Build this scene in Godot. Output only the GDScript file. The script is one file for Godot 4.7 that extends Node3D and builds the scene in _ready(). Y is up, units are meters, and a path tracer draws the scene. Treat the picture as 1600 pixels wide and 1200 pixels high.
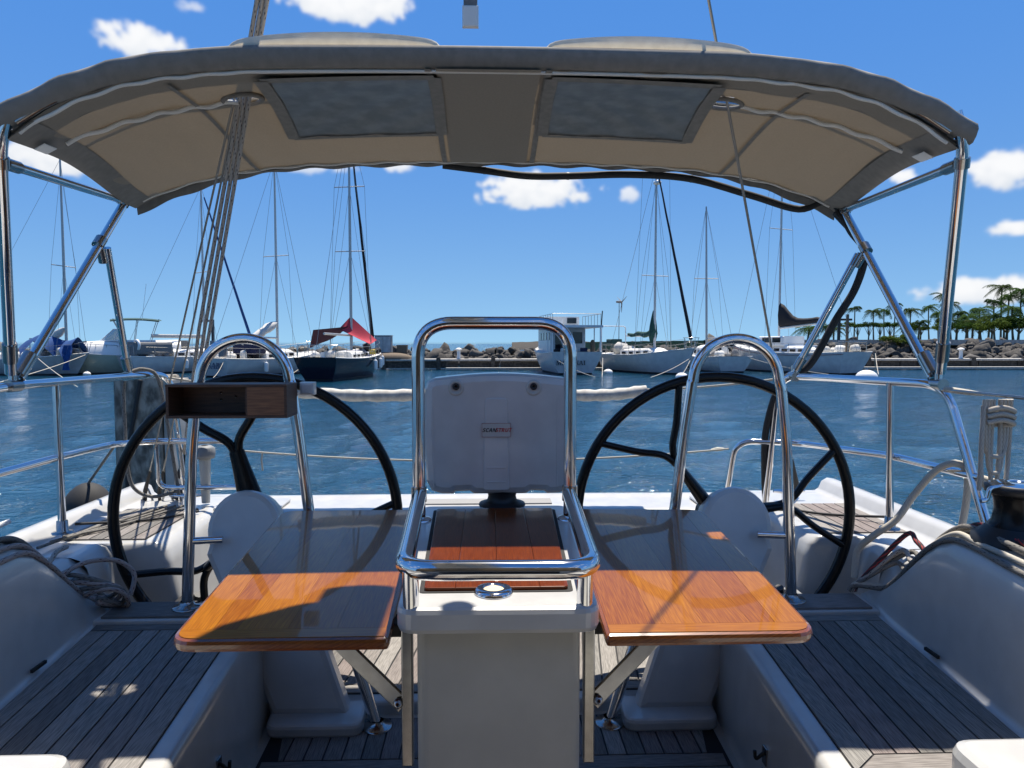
extends Node3D
# Cockpit of a sailing yacht moored in a harbour, seen from the companionway looking aft.
# Frame: x to starboard of the picture, y up with the water at 0, -z away from the camera. V(x, y, d) takes y from eye height and d as distance aft.
const EYE := 1.9
const CX := 0.02
var M := {}
var rng := RandomNumberGenerator.new()
var taken := {}

func V(x: float, y: float, d: float) -> Vector3:
	return Vector3(x, y + EYE, -d)

# ---------------------------------------------------------------- mesh collector
class Shape:
	var v := PackedVector3Array()
	var n := PackedVector3Array()
	var uv := PackedVector2Array()
	var ix := PackedInt32Array()
	func tri(a: Vector3, b: Vector3, c: Vector3, ua := Vector2.ZERO, ub := Vector2.ZERO, uc := Vector2.ZERO):
		var k := v.size()
		var nn := (c - a).cross(b - a).normalized()
		v.append_array([a, b, c]); n.append_array([nn, nn, nn]); uv.append_array([ua, ub, uc]); ix.append_array([k, k + 1, k + 2])
	func quad(a: Vector3, b: Vector3, c: Vector3, d: Vector3):
		var k := v.size()
		var nn := (c - a).cross(b - a).normalized()
		var w := (b - a).length(); var h := (d - a).length()
		v.append_array([a, b, c, d]); n.append_array([nn, nn, nn, nn])
		uv.append_array([Vector2(0, 0), Vector2(w, 0), Vector2(w, h), Vector2(0, h)])
		ix.append_array([k, k + 1, k + 2, k, k + 2, k + 3])
	# smooth sheet through rows of points; cells listed in skip are left out
	func grid(rows: Array, wrap := false, skip := {}):
		var k := v.size(); var r := rows.size(); var c: int = rows[0].size()
		var run := 0.0
		for i in r:
			if i > 0: run += (rows[i][0] as Vector3).distance_to(rows[i - 1][0])
			var across := 0.0
			for j in c:
				var p: Vector3 = rows[i][j]
				if j > 0: across += p.distance_to(rows[i][j - 1])
				var j0 := (j - 1 + c) % c if wrap and j == 0 else maxi(j - 1, 0)
				var j1 := (j + 1) % c if wrap and j == c - 1 else mini(j + 1, c - 1)
				if wrap and j == 0: j0 = c - 2
				if wrap and j == c - 1: j1 = 1
				var du: Vector3 = rows[i][j1] - rows[i][j0]
				var dv: Vector3 = rows[mini(i + 1, r - 1)][j] - rows[maxi(i - 1, 0)][j]
				var nn := dv.cross(du)
				if nn.length_squared() < 1e-16: nn = Vector3.UP
				v.append(p); n.append(nn.normalized()); uv.append(Vector2(run, across))
		for i in r - 1:
			for j in c - 1:
				if skip.has(Vector2i(i, j)): continue
				var a := k + i * c + j
				ix.append_array([a, a + 1, a + c + 1, a, a + c + 1, a + c])
	func tube(pts: Array, rad, seg := 10, flat := 1.0, caps := true):
		var rows := []
		var up := Vector3.UP
		var t0: Vector3 = (pts[1] - pts[0]).normalized()
		if absf(t0.y) > 0.9: up = Vector3(0, 0, 1)
		var side := t0.cross(up).normalized()
		for i in pts.size():
			var t: Vector3 = (pts[mini(i + 1, pts.size() - 1)] - pts[maxi(i - 1, 0)]).normalized()
			side = (side - t * side.dot(t)).normalized()
			var o := t.cross(side)
			var r: float = rad[i] if rad is Array else rad
			var row := PackedVector3Array()
			for s in seg + 1:
				var a := TAU * s / seg
				row.append(pts[i] + side * cos(a) * r + o * sin(a) * r * flat)
			rows.append(row)
		grid(rows, true)
		if caps:
			for e in [0, rows.size() - 1]:
				for s in seg:
					if e == 0: tri(pts[0], rows[0][s], rows[0][s + 1])
					else: tri(pts[e], rows[e][s + 1], rows[e][s])
	func lathe(c: Vector3, profile: Array, axis := Vector3.UP, seg := 20):
		var b := Vector3.RIGHT if absf(axis.x) < 0.9 else Vector3.UP
		var s1 := axis.cross(b).normalized(); var s2 := axis.cross(s1).normalized()
		var rows := []
		for p in profile:
			var row := PackedVector3Array()
			for s in seg + 1:
				var a := TAU * s / seg
				row.append(c + axis * p[1] + (s1 * cos(a) + s2 * sin(a)) * p[0])
			rows.append(row)
		grid(rows, true)
	# polygon in the plane (ex, ey) pushed along -ez by depth, edges rounded by bev
	func prism(poly: PackedVector2Array, o: Vector3, ex: Vector3, ey: Vector3, depth: float, bev := 0.0, turn := 0.0, off := Vector2.ZERO):
		if Geometry2D.is_polygon_clockwise(poly): poly.reverse()
		var ez := ex.cross(ey).normalized()
		var levels := [[0.0, 0.0], [0.0, depth]]
		if bev > 0.0: levels = [[bev, 0.0], [bev * 0.3, bev * 0.3], [0.0, bev], [0.0, depth - bev], [bev * 0.3, depth - bev * 0.3], [bev, depth]]
		var rings := []
		var m := poly.size()
		for L in levels:
			var ring := []
			for i in m:
				var p := poly[i]
				if L[0] > 0.0:
					var e0 := (p - poly[(i - 1 + m) % m]).normalized(); var e1 := (poly[(i + 1) % m] - p).normalized()
					var n0 := Vector2(-e0.y, e0.x); var n1 := Vector2(-e1.y, e1.x)
					var h := n0 + n1
					p += h * (L[0] / maxf(0.4, 1.0 + n0.dot(n1)))
				ring.append(p)
			rings.append(ring)
		var idx := Geometry2D.triangulate_polygon(poly)
		for e in [0, levels.size() - 1]:
			var k := v.size()
			for p in rings[e]:
				v.append(o + ex * p.x + ey * p.y - ez * levels[e][1]); n.append(ez if e == 0 else -ez); uv.append(p.rotated(turn) + off)
			for q in range(0, idx.size(), 3):
				if e == 0: ix.append_array([k + idx[q], k + idx[q + 2], k + idx[q + 1]])
				else: ix.append_array([k + idx[q], k + idx[q + 1], k + idx[q + 2]])
		for L in levels.size() - 1:
			for i in m:
				var i1 := (i + 1) % m
				var a: Vector2 = rings[L][i]; var b: Vector2 = rings[L][i1]; var c: Vector2 = rings[L + 1][i1]; var d: Vector2 = rings[L + 1][i]
				var A: Vector3 = o + ex * a.x + ey * a.y - ez * levels[L][1]; var B: Vector3 = o + ex * b.x + ey * b.y - ez * levels[L][1]
				var C: Vector3 = o + ex * c.x + ey * c.y - ez * levels[L + 1][1]; var D: Vector3 = o + ex * d.x + ey * d.y - ez * levels[L + 1][1]
				var k := v.size()
				var nn: Vector3 = (C - A).cross(D - B).normalized()
				v.append_array([A, B, C, D]); n.append_array([-nn, -nn, -nn, -nn])
				uv.append_array([a.rotated(turn) + off, b.rotated(turn) + off, c.rotated(turn) + off + Vector2(0, 0.02), d.rotated(turn) + off + Vector2(0, 0.02)])
				ix.append_array([k, k + 1, k + 2, k, k + 2, k + 3])
	func box(c: Vector3, s: Vector3, b := Basis.IDENTITY, bev := 0.0):
		var p := PackedVector2Array([Vector2(-s.x, -s.y) / 2, Vector2(s.x, -s.y) / 2, Vector2(s.x, s.y) / 2, Vector2(-s.x, s.y) / 2])
		prism(p, c + b.z * s.z / 2, b.x, b.y, s.z, bev)
	func mesh() -> ArrayMesh:
		var a := []
		a.resize(Mesh.ARRAY_MAX)
		a[Mesh.ARRAY_VERTEX] = v; a[Mesh.ARRAY_NORMAL] = n; a[Mesh.ARRAY_TEX_UV] = uv; a[Mesh.ARRAY_INDEX] = ix
		var m := ArrayMesh.new()
		m.add_surface_from_arrays(Mesh.PRIMITIVE_TRIANGLES, a)
		return m

func rounded(w: float, h: float, r: float, n := 5, at := Vector2.ZERO) -> PackedVector2Array:
	var p := PackedVector2Array()
	for q in 4:
		var c := Vector2((w / 2 - r) * (1 if q in [0, 3] else -1), (h / 2 - r) * (1 if q < 2 else -1))
		for i in n + 1:
			p.append(at + c + Vector2.from_angle(PI / 2 * (q + float(i) / n)) * r)
	return p

# corners of a path rounded by radius r
func bend(pts: Array, r: float, n := 7) -> Array:
	var out := [pts[0]]
	for i in range(1, pts.size() - 1):
		var a: Vector3 = pts[i - 1]; var b: Vector3 = pts[i]; var c: Vector3 = pts[i + 1]
		var k := minf(r, minf(a.distance_to(b), b.distance_to(c)) * 0.49)
		var s := b + (a - b).normalized() * k; var e := b + (c - b).normalized() * k
		for j in n + 1:
			var t := float(j) / n
			out.append(s.lerp(b, t).lerp(b.lerp(e, t), t))
	out.append(pts[-1])
	return out

# smooth curve through points
func spline(pts: Array, n := 8) -> Array:
	var out := []
	for i in pts.size() - 1:
		var a: Vector3 = pts[maxi(i - 1, 0)]; var b: Vector3 = pts[i]; var c: Vector3 = pts[i + 1]; var d: Vector3 = pts[mini(i + 2, pts.size() - 1)]
		for j in n:
			out.append(b.cubic_interpolate(c, a, d, float(j) / n))
	out.append(pts[-1])
	return out

func line(a: Vector3, b: Vector3, n := 12, sag := 0.0) -> Array:
	var out := []
	for i in n + 1:
		var t := float(i) / n
		out.append(a.lerp(b, t) - Vector3(0, sag * 4 * t * (1 - t), 0))
	return out

# ---------------------------------------------------------------- nodes
func numbered(called: String) -> String:
	taken[called] = taken.get(called, -1) + 1
	return called if taken[called] == 0 else "%s_%03d" % [called, taken[called]]

func thing(called: String, label: String, category: String, at := Vector3.ZERO, group := "", kind := "") -> Node3D:
	var o := Node3D.new()
	o.name = numbered(called); add_child(o); o.position = at
	o.set_meta("label", label)
	if kind != "": o.set_meta("kind", kind)
	if category != "": o.set_meta("category", category)
	if group != "": o.set_meta("group", group)
	return o

# a part given in world coordinates under a thing that stands somewhere
func part(parent: Node3D, called: String, s: Shape, m: Material, label := "") -> MeshInstance3D:
	var o := MeshInstance3D.new()
	o.mesh = s.mesh(); o.material_override = m; o.name = called
	parent.add_child(o, true)
	var up: Vector3 = parent.position
	var g := parent.get_parent()
	if g != self and g is Node3D: up += g.position
	if parent.has_meta("local"): up = Vector3.ZERO
	o.position = -up if parent.get_parent() == self else Vector3.ZERO
	if label != "": o.set_meta("label", label)
	return o

func tubed(parent: Node3D, called: String, pts: Array, r, m: Material, seg := 10, flat := 1.0) -> MeshInstance3D:
	var s := Shape.new(); s.tube(pts, r, seg, flat)
	return part(parent, called, s, m)

func boxed(parent: Node3D, called: String, c: Vector3, size: Vector3, m: Material, bev := 0.0, b := Basis.IDENTITY) -> MeshInstance3D:
	var s := Shape.new(); s.box(c, size, b, bev)
	return part(parent, called, s, m)

# ---------------------------------------------------------------- materials
func noise_tex(freq: float, ramp: Array, size := 512, octaves := 4, seed_ := 1, normal := false, bump := 4.0, kind := FastNoiseLite.TYPE_SIMPLEX_SMOOTH) -> NoiseTexture2D:
	var f := FastNoiseLite.new()
	f.noise_type = kind; f.frequency = freq; f.fractal_octaves = octaves; f.seed = seed_
	var t := NoiseTexture2D.new()
	t.width = size; t.height = size; t.seamless = true; t.noise = f; t.generate_mipmaps = false
	if normal:
		t.as_normal_map = true; t.bump_strength = bump
	elif ramp.size() > 0:
		var g := Gradient.new()
		g.offsets = PackedFloat32Array(ramp.map(func(e): return e[0])); g.colors = PackedColorArray(ramp.map(func(e): return e[1]))
		t.color_ramp = g
	return t

func lin(r: float, g: float, b: float) -> Color:
	return Color(r, g, b).linear_to_srgb()

func plain(c: Color, rough := 0.5, metal := 0.0) -> StandardMaterial3D:
	var m := StandardMaterial3D.new()
	m.albedo_color = c; m.roughness = rough; m.metallic = metal
	return m

# colour grain over a base: two stops, texture laid in metres
func grained(a: Color, b: Color, freq: float, sc: Vector3, rough := 0.5, tri_ := true, seed_ := 1) -> StandardMaterial3D:
	var m := plain(Color.WHITE, rough)
	m.albedo_texture = noise_tex(freq, [[0.25, a], [0.75, b]], 512, 5, seed_)
	m.uv1_triplanar = tri_; m.uv1_world_triplanar = tri_
	m.uv1_scale = sc
	return m

func make_materials():
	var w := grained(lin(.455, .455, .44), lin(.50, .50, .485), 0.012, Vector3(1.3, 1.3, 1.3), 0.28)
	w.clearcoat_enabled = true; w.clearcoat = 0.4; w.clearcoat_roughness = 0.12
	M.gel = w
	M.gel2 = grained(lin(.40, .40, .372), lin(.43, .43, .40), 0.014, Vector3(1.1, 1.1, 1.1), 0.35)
	M.steel = plain(lin(.66, .66, .67), 0.09, 1.0)
	M.steel_dull = grained(lin(.33, .325, .315), lin(.38, .375, .365), 0.02, Vector3(3, 3, 3), 0.2); M.steel_dull.metallic = 1.0
	M.carbon = plain(lin(.008, .008, .008), 0.26); M.carbon.metallic_specular = 0.35
	M.black = plain(lin(.012, .012, .013), 0.5)
	M.rubber = plain(lin(.02, .02, .02), 0.75)
	M.caulk = plain(lin(.010, .010, .011), 0.7)
	# varnished table wood: grain along u
	M.wood = []
	for k in 4:
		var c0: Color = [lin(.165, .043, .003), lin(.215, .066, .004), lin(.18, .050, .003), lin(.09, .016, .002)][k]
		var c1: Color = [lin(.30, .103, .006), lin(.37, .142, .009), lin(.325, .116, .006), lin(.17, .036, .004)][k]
		var m := plain(Color.WHITE, 0.3)
		m.albedo_texture = noise_tex(0.02, [[0.15, c0], [0.85, c1]], 1024, 7, 11 + k)
		m.uv1_scale = Vector3(0.42, 14.0, 1)
		m.metallic_specular = 0.2; m.clearcoat_enabled = true; m.clearcoat = 0.4; m.clearcoat_roughness = 0.03
		m.normal_enabled = true; m.normal_texture = noise_tex(0.006, [], 256, 2, 5, true, 2.0); m.normal_scale = 0.12
		M.wood.append(m)
	M.edge_wood = plain(Color.WHITE, 0.25)
	M.edge_wood.albedo_texture = noise_tex(0.02, [[0.2, lin(.13, .032, .005)], [0.8, lin(.25, .072, .010)]], 512, 5, 31)
	M.edge_wood.uv1_scale = Vector3(0.6, 8, 1); M.edge_wood.clearcoat_enabled = true; M.edge_wood.clearcoat_roughness = 0.05
	M.box_wood = []
	for k in 2:
		var m := plain(Color.WHITE, 0.55)
		m.albedo_texture = noise_tex(0.02, [[0.2, [lin(.055, .024, .012), lin(.13, .05, .02)][k]], [0.8, [lin(.10, .045, .022), lin(.24, .10, .04)][k]]], 512, 5, 41 + k)
		m.uv1_scale = Vector3(0.9, 10, 1)
		M.box_wood.append(m)
	# weathered teak in tones, grain along u
	M.teak = []
	for k in 6:
		var f: float = [0.74, 0.95, 1.12, 0.84, 1.02, 1.24][k]
		var m := plain(Color.WHITE, 0.82)
		var warm: float = [0.0, .02, -.01, .035, .01, 0.0][k]
		m.albedo_texture = noise_tex(0.025, [[0.15, lin(.10 * f + warm * .4, .094 * f, .086 * f)], [0.5, lin(.19 * f + warm * .6, .178 * f, .163 * f)], [0.85, lin(.265 * f + warm * .6, .25 * f, .23 * f)]], 512, 6, 51 + k)
		m.uv1_scale = Vector3(0.9, 24, 1)
		m.normal_enabled = true; m.normal_texture = noise_tex(0.03, [], 512, 4, 61, true, 5.0); m.normal_scale = 0.3
		M.teak.append(m)
	M.canvas = grained(lin(.248, .224, .188), lin(.27, .243, .204), 0.05, Vector3(3, 3, 3), 0.9)
	M.canvas.backlight_enabled = true; M.canvas.backlight = lin(.20, .162, .112)
	M.canvas.normal_enabled = true; M.canvas.normal_texture = noise_tex(0.006, [], 512, 3, 71, true, 9.0); M.canvas.normal_scale = 0.2
	M.canvas_dark = grained(lin(.17, .165, .15), lin(.21, .20, .185), 0.02, Vector3(2.2, 2.2, 2.2), 0.9)
	M.window_film = grained(lin(.13, .126, .118), lin(.20, .195, .182), 0.01, Vector3(2, 2, 2), 0.35)
	M.zip = grained(lin(.55, .54, .5), lin(.72, .71, .67), 0.2, Vector3(8, 8, 8), 0.7)
	M.panel_cream = grained(lin(.66, .62, .54), lin(.74, .70, .61), 0.02, Vector3(2, 2, 2), 0.6)
	M.panel_cream.backlight_enabled = true; M.panel_cream.backlight = lin(.62, .56, .45)
	# ropes
	M.rope_white = rope_mat(lin(.52, .48, .40), lin(.22, .20, .17), 0)
	M.rope_grey = rope_mat(lin(.24, .225, .20), lin(.03, .03, .03), 1)
	M.rope_fleck = rope_mat(lin(.50, .46, .41), lin(.025, .02, .03), 1)
	M.rope_pink = rope_mat(lin(.48, .40, .36), lin(.07, .015, .02), 1)
	M.rope_red = rope_mat(lin(.05, .03, .035), lin(.36, .03, .03), 2)
	M.rope_three = rope_mat(lin(.42, .385, .33), lin(.13, .12, .10), 0)
	M.wire = plain(lin(.30, .29, .27), 0.4, 0.8)
	M.concrete = grained(lin(.085, .075, .06), lin(.33, .30, .25), 0.016, Vector3(1.3, .7, 1.3), 0.95)
	M.dock = grained(lin(.30, .28, .25), lin(.42, .40, .36), 0.02, Vector3(.5, .5, .5), 0.9)
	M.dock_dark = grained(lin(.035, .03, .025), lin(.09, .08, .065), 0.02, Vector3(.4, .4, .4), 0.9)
	M.rock = []
	for k in 3:
		var f: float = [0.42, 0.62, 0.85][k]
		M.rock.append(grained(lin(.055 * f, .05 * f, .045 * f), lin(.15 * f, .135 * f, .115 * f), 0.02, Vector3(.7, .7, .7), 0.9, true, 81 + k))
	M.grass = grained(lin(.05, .08, .02), lin(.12, .13, .05), 0.02, Vector3(.2, .2, .2), 0.95)
	M.trunk = grained(lin(.09, .075, .055), lin(.17, .145, .11), 0.03, Vector3(1, 1, 1), 0.9)
	M.leaf = []
	for k in 4:
		var m := plain([lin(.016, .036, .009), lin(.026, .055, .011), lin(.045, .072, .014), lin(.032, .048, .012)][k], 0.8); m.metallic_specular = 0.15
		m.backlight_enabled = true; m.backlight = [lin(.015, .03, .004), lin(.03, .055, .008), lin(.05, .07, .01), lin(.015, .025, .004)][k]
		m.cull_mode = BaseMaterial3D.CULL_DISABLED
		M.leaf.append(m)
	M.hull_white = grained(lin(.46, .48, .50), lin(.56, .58, .59), 0.01, Vector3(.4, .4, .4), 0.3)
	M.hull_grey = grained(lin(.30, .32, .33), lin(.40, .42, .43), 0.01, Vector3(.4, .4, .4), 0.4)
	M.hull_green = grained(lin(.30, .36, .30), lin(.36, .42, .35), 0.01, Vector3(.4, .4, .4), 0.3)
	M.hull_navy = plain(lin(.008, .010, .020), 0.18)
	M.bottom = grained(lin(.012, .014, .016), lin(.04, .04, .04), 0.03, Vector3(.6, .6, .6), 0.8)
	M.deck = grained(lin(.62, .61, .57), lin(.74, .73, .69), 0.02, Vector3(.6, .6, .6), 0.6)
	M.glass = plain(lin(.012, .015, .02), 0.06)
	M.alu = plain(lin(.42, .41, .39), 0.4, 0.6)
	M.mast_white = plain(lin(.55, .54, .50), 0.45)
	M.cloth = {}
	for e in [["blue", lin(.006, .06, .22)], ["green", lin(.012, .07, .055)], ["black", lin(.010, .010, .014)], ["white", lin(.62, .60, .55)], ["red", lin(.48, .035, .06)], ["navy", lin(.01, .014, .05)], ["teal", lin(.02, .07, .065)], ["grey", lin(.2, .2, .2)], ["maroon", lin(.05, .008, .015)]]:
		var c: Color = e[1]
		var m := grained(c.darkened(.15), c, 0.02, Vector3(2, 2, 2), 0.85)
		M.cloth[e[0]] = m
	M.orange = plain(lin(.62, .10, .02), 0.5)
	M.white = plain(lin(.72, .72, .70), 0.4)
	M.red_stripe = plain(lin(.16, .015, .02), 0.4)
	M.brown = grained(lin(.10, .07, .045), lin(.19, .14, .09), 0.03, Vector3(1, 1, 1), 0.8)
	M.grey_box = plain(lin(.20, .21, .22), 0.6)
	M.pad = grained(lin(.22, .22, .22), lin(.33, .33, .32), 0.25, Vector3(6, 6, 6), 0.9)
	M.brass = plain(lin(.62, .50, .26), 0.3, 0.6)
	M.yellow = plain(lin(.6, .42, .03), 0.6)
	M.text_black = plain(lin(.006, .006, .006), 0.5)
	M.text_red = plain(lin(.40, .012, .012), 0.5)
	M.text_blue = plain(lin(.02, .035, .09), 0.5)
	# water
	var wm := plain(lin(.003, .036, .066), 0.08)
	wm.normal_enabled = true
	wm.normal_texture = noise_tex(0.011, [], 1024, 6, 91, true, 8.0)
	wm.normal_scale = 2.4
	wm.uv1_scale = Vector3(0.30, 0.46, 1)
	M.water = wm

func rope_mat(base: Color, fleck: Color, kind: int) -> StandardMaterial3D:
	var im := Image.create(64, 128, false, Image.FORMAT_RGB8)
	var r := RandomNumberGenerator.new(); r.seed = 7
	for y in 128:
		for x in 64:
			var strand := 0.5 + 0.5 * sin((x + y) * TAU / 16.0)
			var c := base.lerp(base.darkened(0.45), strand * 0.5 + r.randf() * 0.12)
			if kind == 0: c = base.lerp(fleck, pow(strand, 3.0) * 0.7)
			elif kind == 1:
				if (x + y) % 64 < 12 and (x - y + 256) % 32 < 14: c = fleck
			elif (x - y + 256) % 48 < 14: c = fleck
			im.set_pixel(x, y, c)
	var m := plain(Color.WHITE, 0.85)
	m.albedo_texture = ImageTexture.create_from_image(im)
	# u runs along the rope in metres, v round it
	m.uv1_scale = Vector3(16.0, 26.0, 1)
	return m

# ---------------------------------------------------------------- sky
func sky_picture() -> ImageTexture:
	var W := 2048; var H := 1024
	var im := Image.create(W, H, false, Image.FORMAT_RGBF)
	for y in H:
		var el := (0.5 - (y + 0.5) / H) * 180.0
		var s := clampf(el / 90.0, 0, 1)
		var hz := Color(.35, .64, .91); var mid := Color(.075, .270, .76); var top := Color(.035, .14, .45)
		var c := hz.lerp(mid, 1.0 - exp(-el / 9.0)).lerp(top, smoothstep(0.3, 1.0, s))
		if el < 0: c = Color(.20, .34, .46)
		im.fill_rect(Rect2i(0, y, W, 1), c)
	var f := FastNoiseLite.new(); f.seed = 4; f.frequency = 0.16; f.fractal_octaves = 6; f.fractal_gain = 0.55
	var g := FastNoiseLite.new(); g.seed = 9; g.frequency = 0.30; g.fractal_octaves = 5
	# azimuth (right of aft), elevation, half width, half height in degrees, density
	var cl := [[-10.8, 24.4, 5.6, 1.9, 1.35], [-25.2, 20.1, 3.6, 1.3, .95], [-31.0, 12.4, 4.0, 2.0, .95], [-13.3, 13.2, 3.6, .6, .6], [3.7, 11.8, 5.4, 1.7, 1.05], [11.3, 11.4, .9, .8, .7], [-7.0, 13.6, 1.5, .6, .8],
		[36.6, 11.2, 2.9, 1.6, 1.1], [30.6, 11.5, 1.0, .75, 1.0], [36.8, 7.4, 1.5, .7, .95], [35.6, 3.4, 5.2, 1.3, 1.0], [-21.9, 22.8, 1.2, .4, .5], [-38, 9, 3, 1.2, .6], [44, 5.5, 6.0, 2.4, 1.1]]
	var r := RandomNumberGenerator.new(); r.seed = 5
	for k in 46:
		var az := r.randf_range(52, 308); var e := r.randf_range(3, 50)
		cl.append([az, e, r.randf_range(3, 9), r.randf_range(1.2, 3.2), r.randf_range(.6, 1.15)])
	for c in cl:
		var x0 := int((c[0] - c[2] * 1.5 + 180.0) / 360.0 * W); var x1 := int((c[0] + c[2] * 1.5 + 180.0) / 360.0 * W)
		var y0 := int((90.0 - c[1] - c[3] * 1.7) / 180.0 * H); var y1 := int((90.0 - c[1] + c[3] * 1.7) / 180.0 * H)
		for y in range(maxi(y0, 0), mini(y1, H / 2 - 2)):
			for x in range(x0, x1):
				var az := (x + 0.5) / W * 360.0 - 180.0; var el := 90.0 - (y + 0.5) / H * 180.0
				var u: float = (az - c[0]) / c[2]; var v: float = (el - c[1]) / c[3]
				if v < 0: v *= 1.25
				var q := u * u + v * v
				var d: float = c[4] * (1.0 - q) * 0.95 + f.get_noise_2d(az * 2.2, el * 3.2) * 0.62 + g.get_noise_2d(az * 3.6, el * 4.6) * 0.30 - 0.16
				d *= clampf((2.0 - q) * 1.5, 0, 1)
				if d <= 0.0: continue
				var a := smoothstep(0.0, 0.42, d) * minf(1.0, c[4] + .1)
				var lit := clampf(0.72 + v * 0.25 + d * 0.25 + g.get_noise_2d(az * 2.0 + 40, el * 3.0) * 0.2, 0.0, 1.0)
				var cc := Color(.50, .60, .73).lerp(Color(.97, .98, 1.0), lit)
				var xx := posmod(x + W / 2, W) # the picture begins straight aft
				im.set_pixel(xx, y, im.get_pixel(xx, y).lerp(cc, a))
	return ImageTexture.create_from_image(im)

func _ready():
	rng.seed = 20
	var cam := Camera3D.new()
	cam.name = "camera"
	cam.fov = 56.82; cam.near = 0.02; cam.far = 9000
	cam.position = Vector3(0, EYE, 0)
	cam.rotation = Vector3(-atan(63.0 / 1109.0), -atan(38.0 / 1109.0), 0)
	add_child(cam); cam.current = true
	var we := WorldEnvironment.new(); we.name = "world_environment"
	var env := Environment.new()
	env.background_mode = Environment.BG_SKY
	var sky := Sky.new(); var sm := PanoramaSkyMaterial.new()
	sm.panorama = sky_picture(); sky.sky_material = sm; env.sky = sky
	env.background_energy_multiplier = 0.61
	env.tonemap_mode = Environment.TONE_MAPPER_LINEAR
	env.tonemap_exposure = 1.62
	env.sdfgi_enabled = true; env.ssao_enabled = true; env.ssil_enabled = true
	we.environment = env; add_child(we)
	var sun := DirectionalLight3D.new(); sun.name = "sun"
	sun.light_energy = 1.6; sun.light_angular_distance = 0.53; sun.light_color = Color(1.0, .965, .91); sun.shadow_enabled = true
	add_child(sun)
	sun.look_at_from_position(Vector3(.10, 1, -.34) * 10, Vector3.ZERO, Vector3(0, 0, 1))
	make_materials()
	build_water()
	build_shore()
	build_boats()
	build_cockpit()
	build_sprayhood()
	build_table()
	build_helm(-1); build_helm(1)
	build_rails()
	build_bimini()
	build_lines()
	build_small()

# ================================================================ water and shore
func build_water():
	# one sheet: fine and gently rippled round the boat, coarse out to the horizon
	var f := FastNoiseLite.new(); f.seed = 3; f.frequency = 0.55; f.fractal_octaves = 3
	var rings := [0.0]
	var r := 0.8
	while r < 6000.0:
		rings.append(r)
		r += clampf(r * 0.035, 0.12, 900.0) if r < 70.0 else r * 0.16
	var s := Shape.new()
	var rows := []
	var seg := 360
	for q in rings:
		var row := PackedVector3Array()
		for k in seg + 1:
			var a := TAU * (k % seg) / seg
			var p := Vector3(sin(a) * q, 0, -cos(a) * q)
			var amp := 0.055 * clampf(1.0 - q / 70.0, 0.0, 1.0)
			p.y = f.get_noise_2d(p.x * 1.0, p.z * 1.7) * amp
			row.append(p)
		rows.append(row)
	s.grid(rows, true)
	for i in s.v.size(): s.uv[i] = Vector2(s.v[i].x, s.v[i].z)
	var o := MeshInstance3D.new(); o.name = "water"; o.mesh = s.mesh(); o.material_override = M.water
	o.set_meta("kind", "structure"); o.set_meta("label", "rippled blue harbour water reaching out to the sea horizon")
	add_child(o)

func rock_mesh(k: int) -> ArrayMesh:
	var f := FastNoiseLite.new(); f.seed = 100 + k; f.frequency = 0.9; f.fractal_octaves = 3
	var s := Shape.new()
	var rows := []
	for i in 8:
		var row := PackedVector3Array()
		for j in 11:
			var th := PI * i / 7.0; var ph := TAU * (j % 10) / 10.0
			var p := Vector3(sin(th) * cos(ph), cos(th), sin(th) * sin(ph))
			# flattened faces make it a broken block
			var q := p
			for ax in [Vector3(1, .3, .2), Vector3(-.4, 1, .3), Vector3(.2, -.3, 1), Vector3(-1, .2, -.5), Vector3(.5, .8, -.7)]:
				var nn: Vector3 = ax.rotated(Vector3.UP, k * 1.3).normalized()
				var d := q.dot(nn)
				if d > 0.55: q -= nn * (d - 0.55) * 0.96
			row.append(q * (1.0 + f.get_noise_3dv(p * 1.4) * 0.35))
		rows.append(row)
	s.grid(rows, true)
	return s.mesh()

func ground_sheet(called: String, label: String, x0: float, x1: float, z0: float, z1: float, y: float, depth: float, m: Material):
	var o := MeshInstance3D.new(); o.name = numbered(called)
	var s := Shape.new(); s.box(Vector3((x0 + x1) / 2, y - depth / 2, (z0 + z1) / 2), Vector3(x1 - x0, depth, absf(z1 - z0)))
	o.mesh = s.mesh(); o.material_override = m
	o.set_meta("kind", "structure"); o.set_meta("label", label)
	add_child(o)

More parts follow.
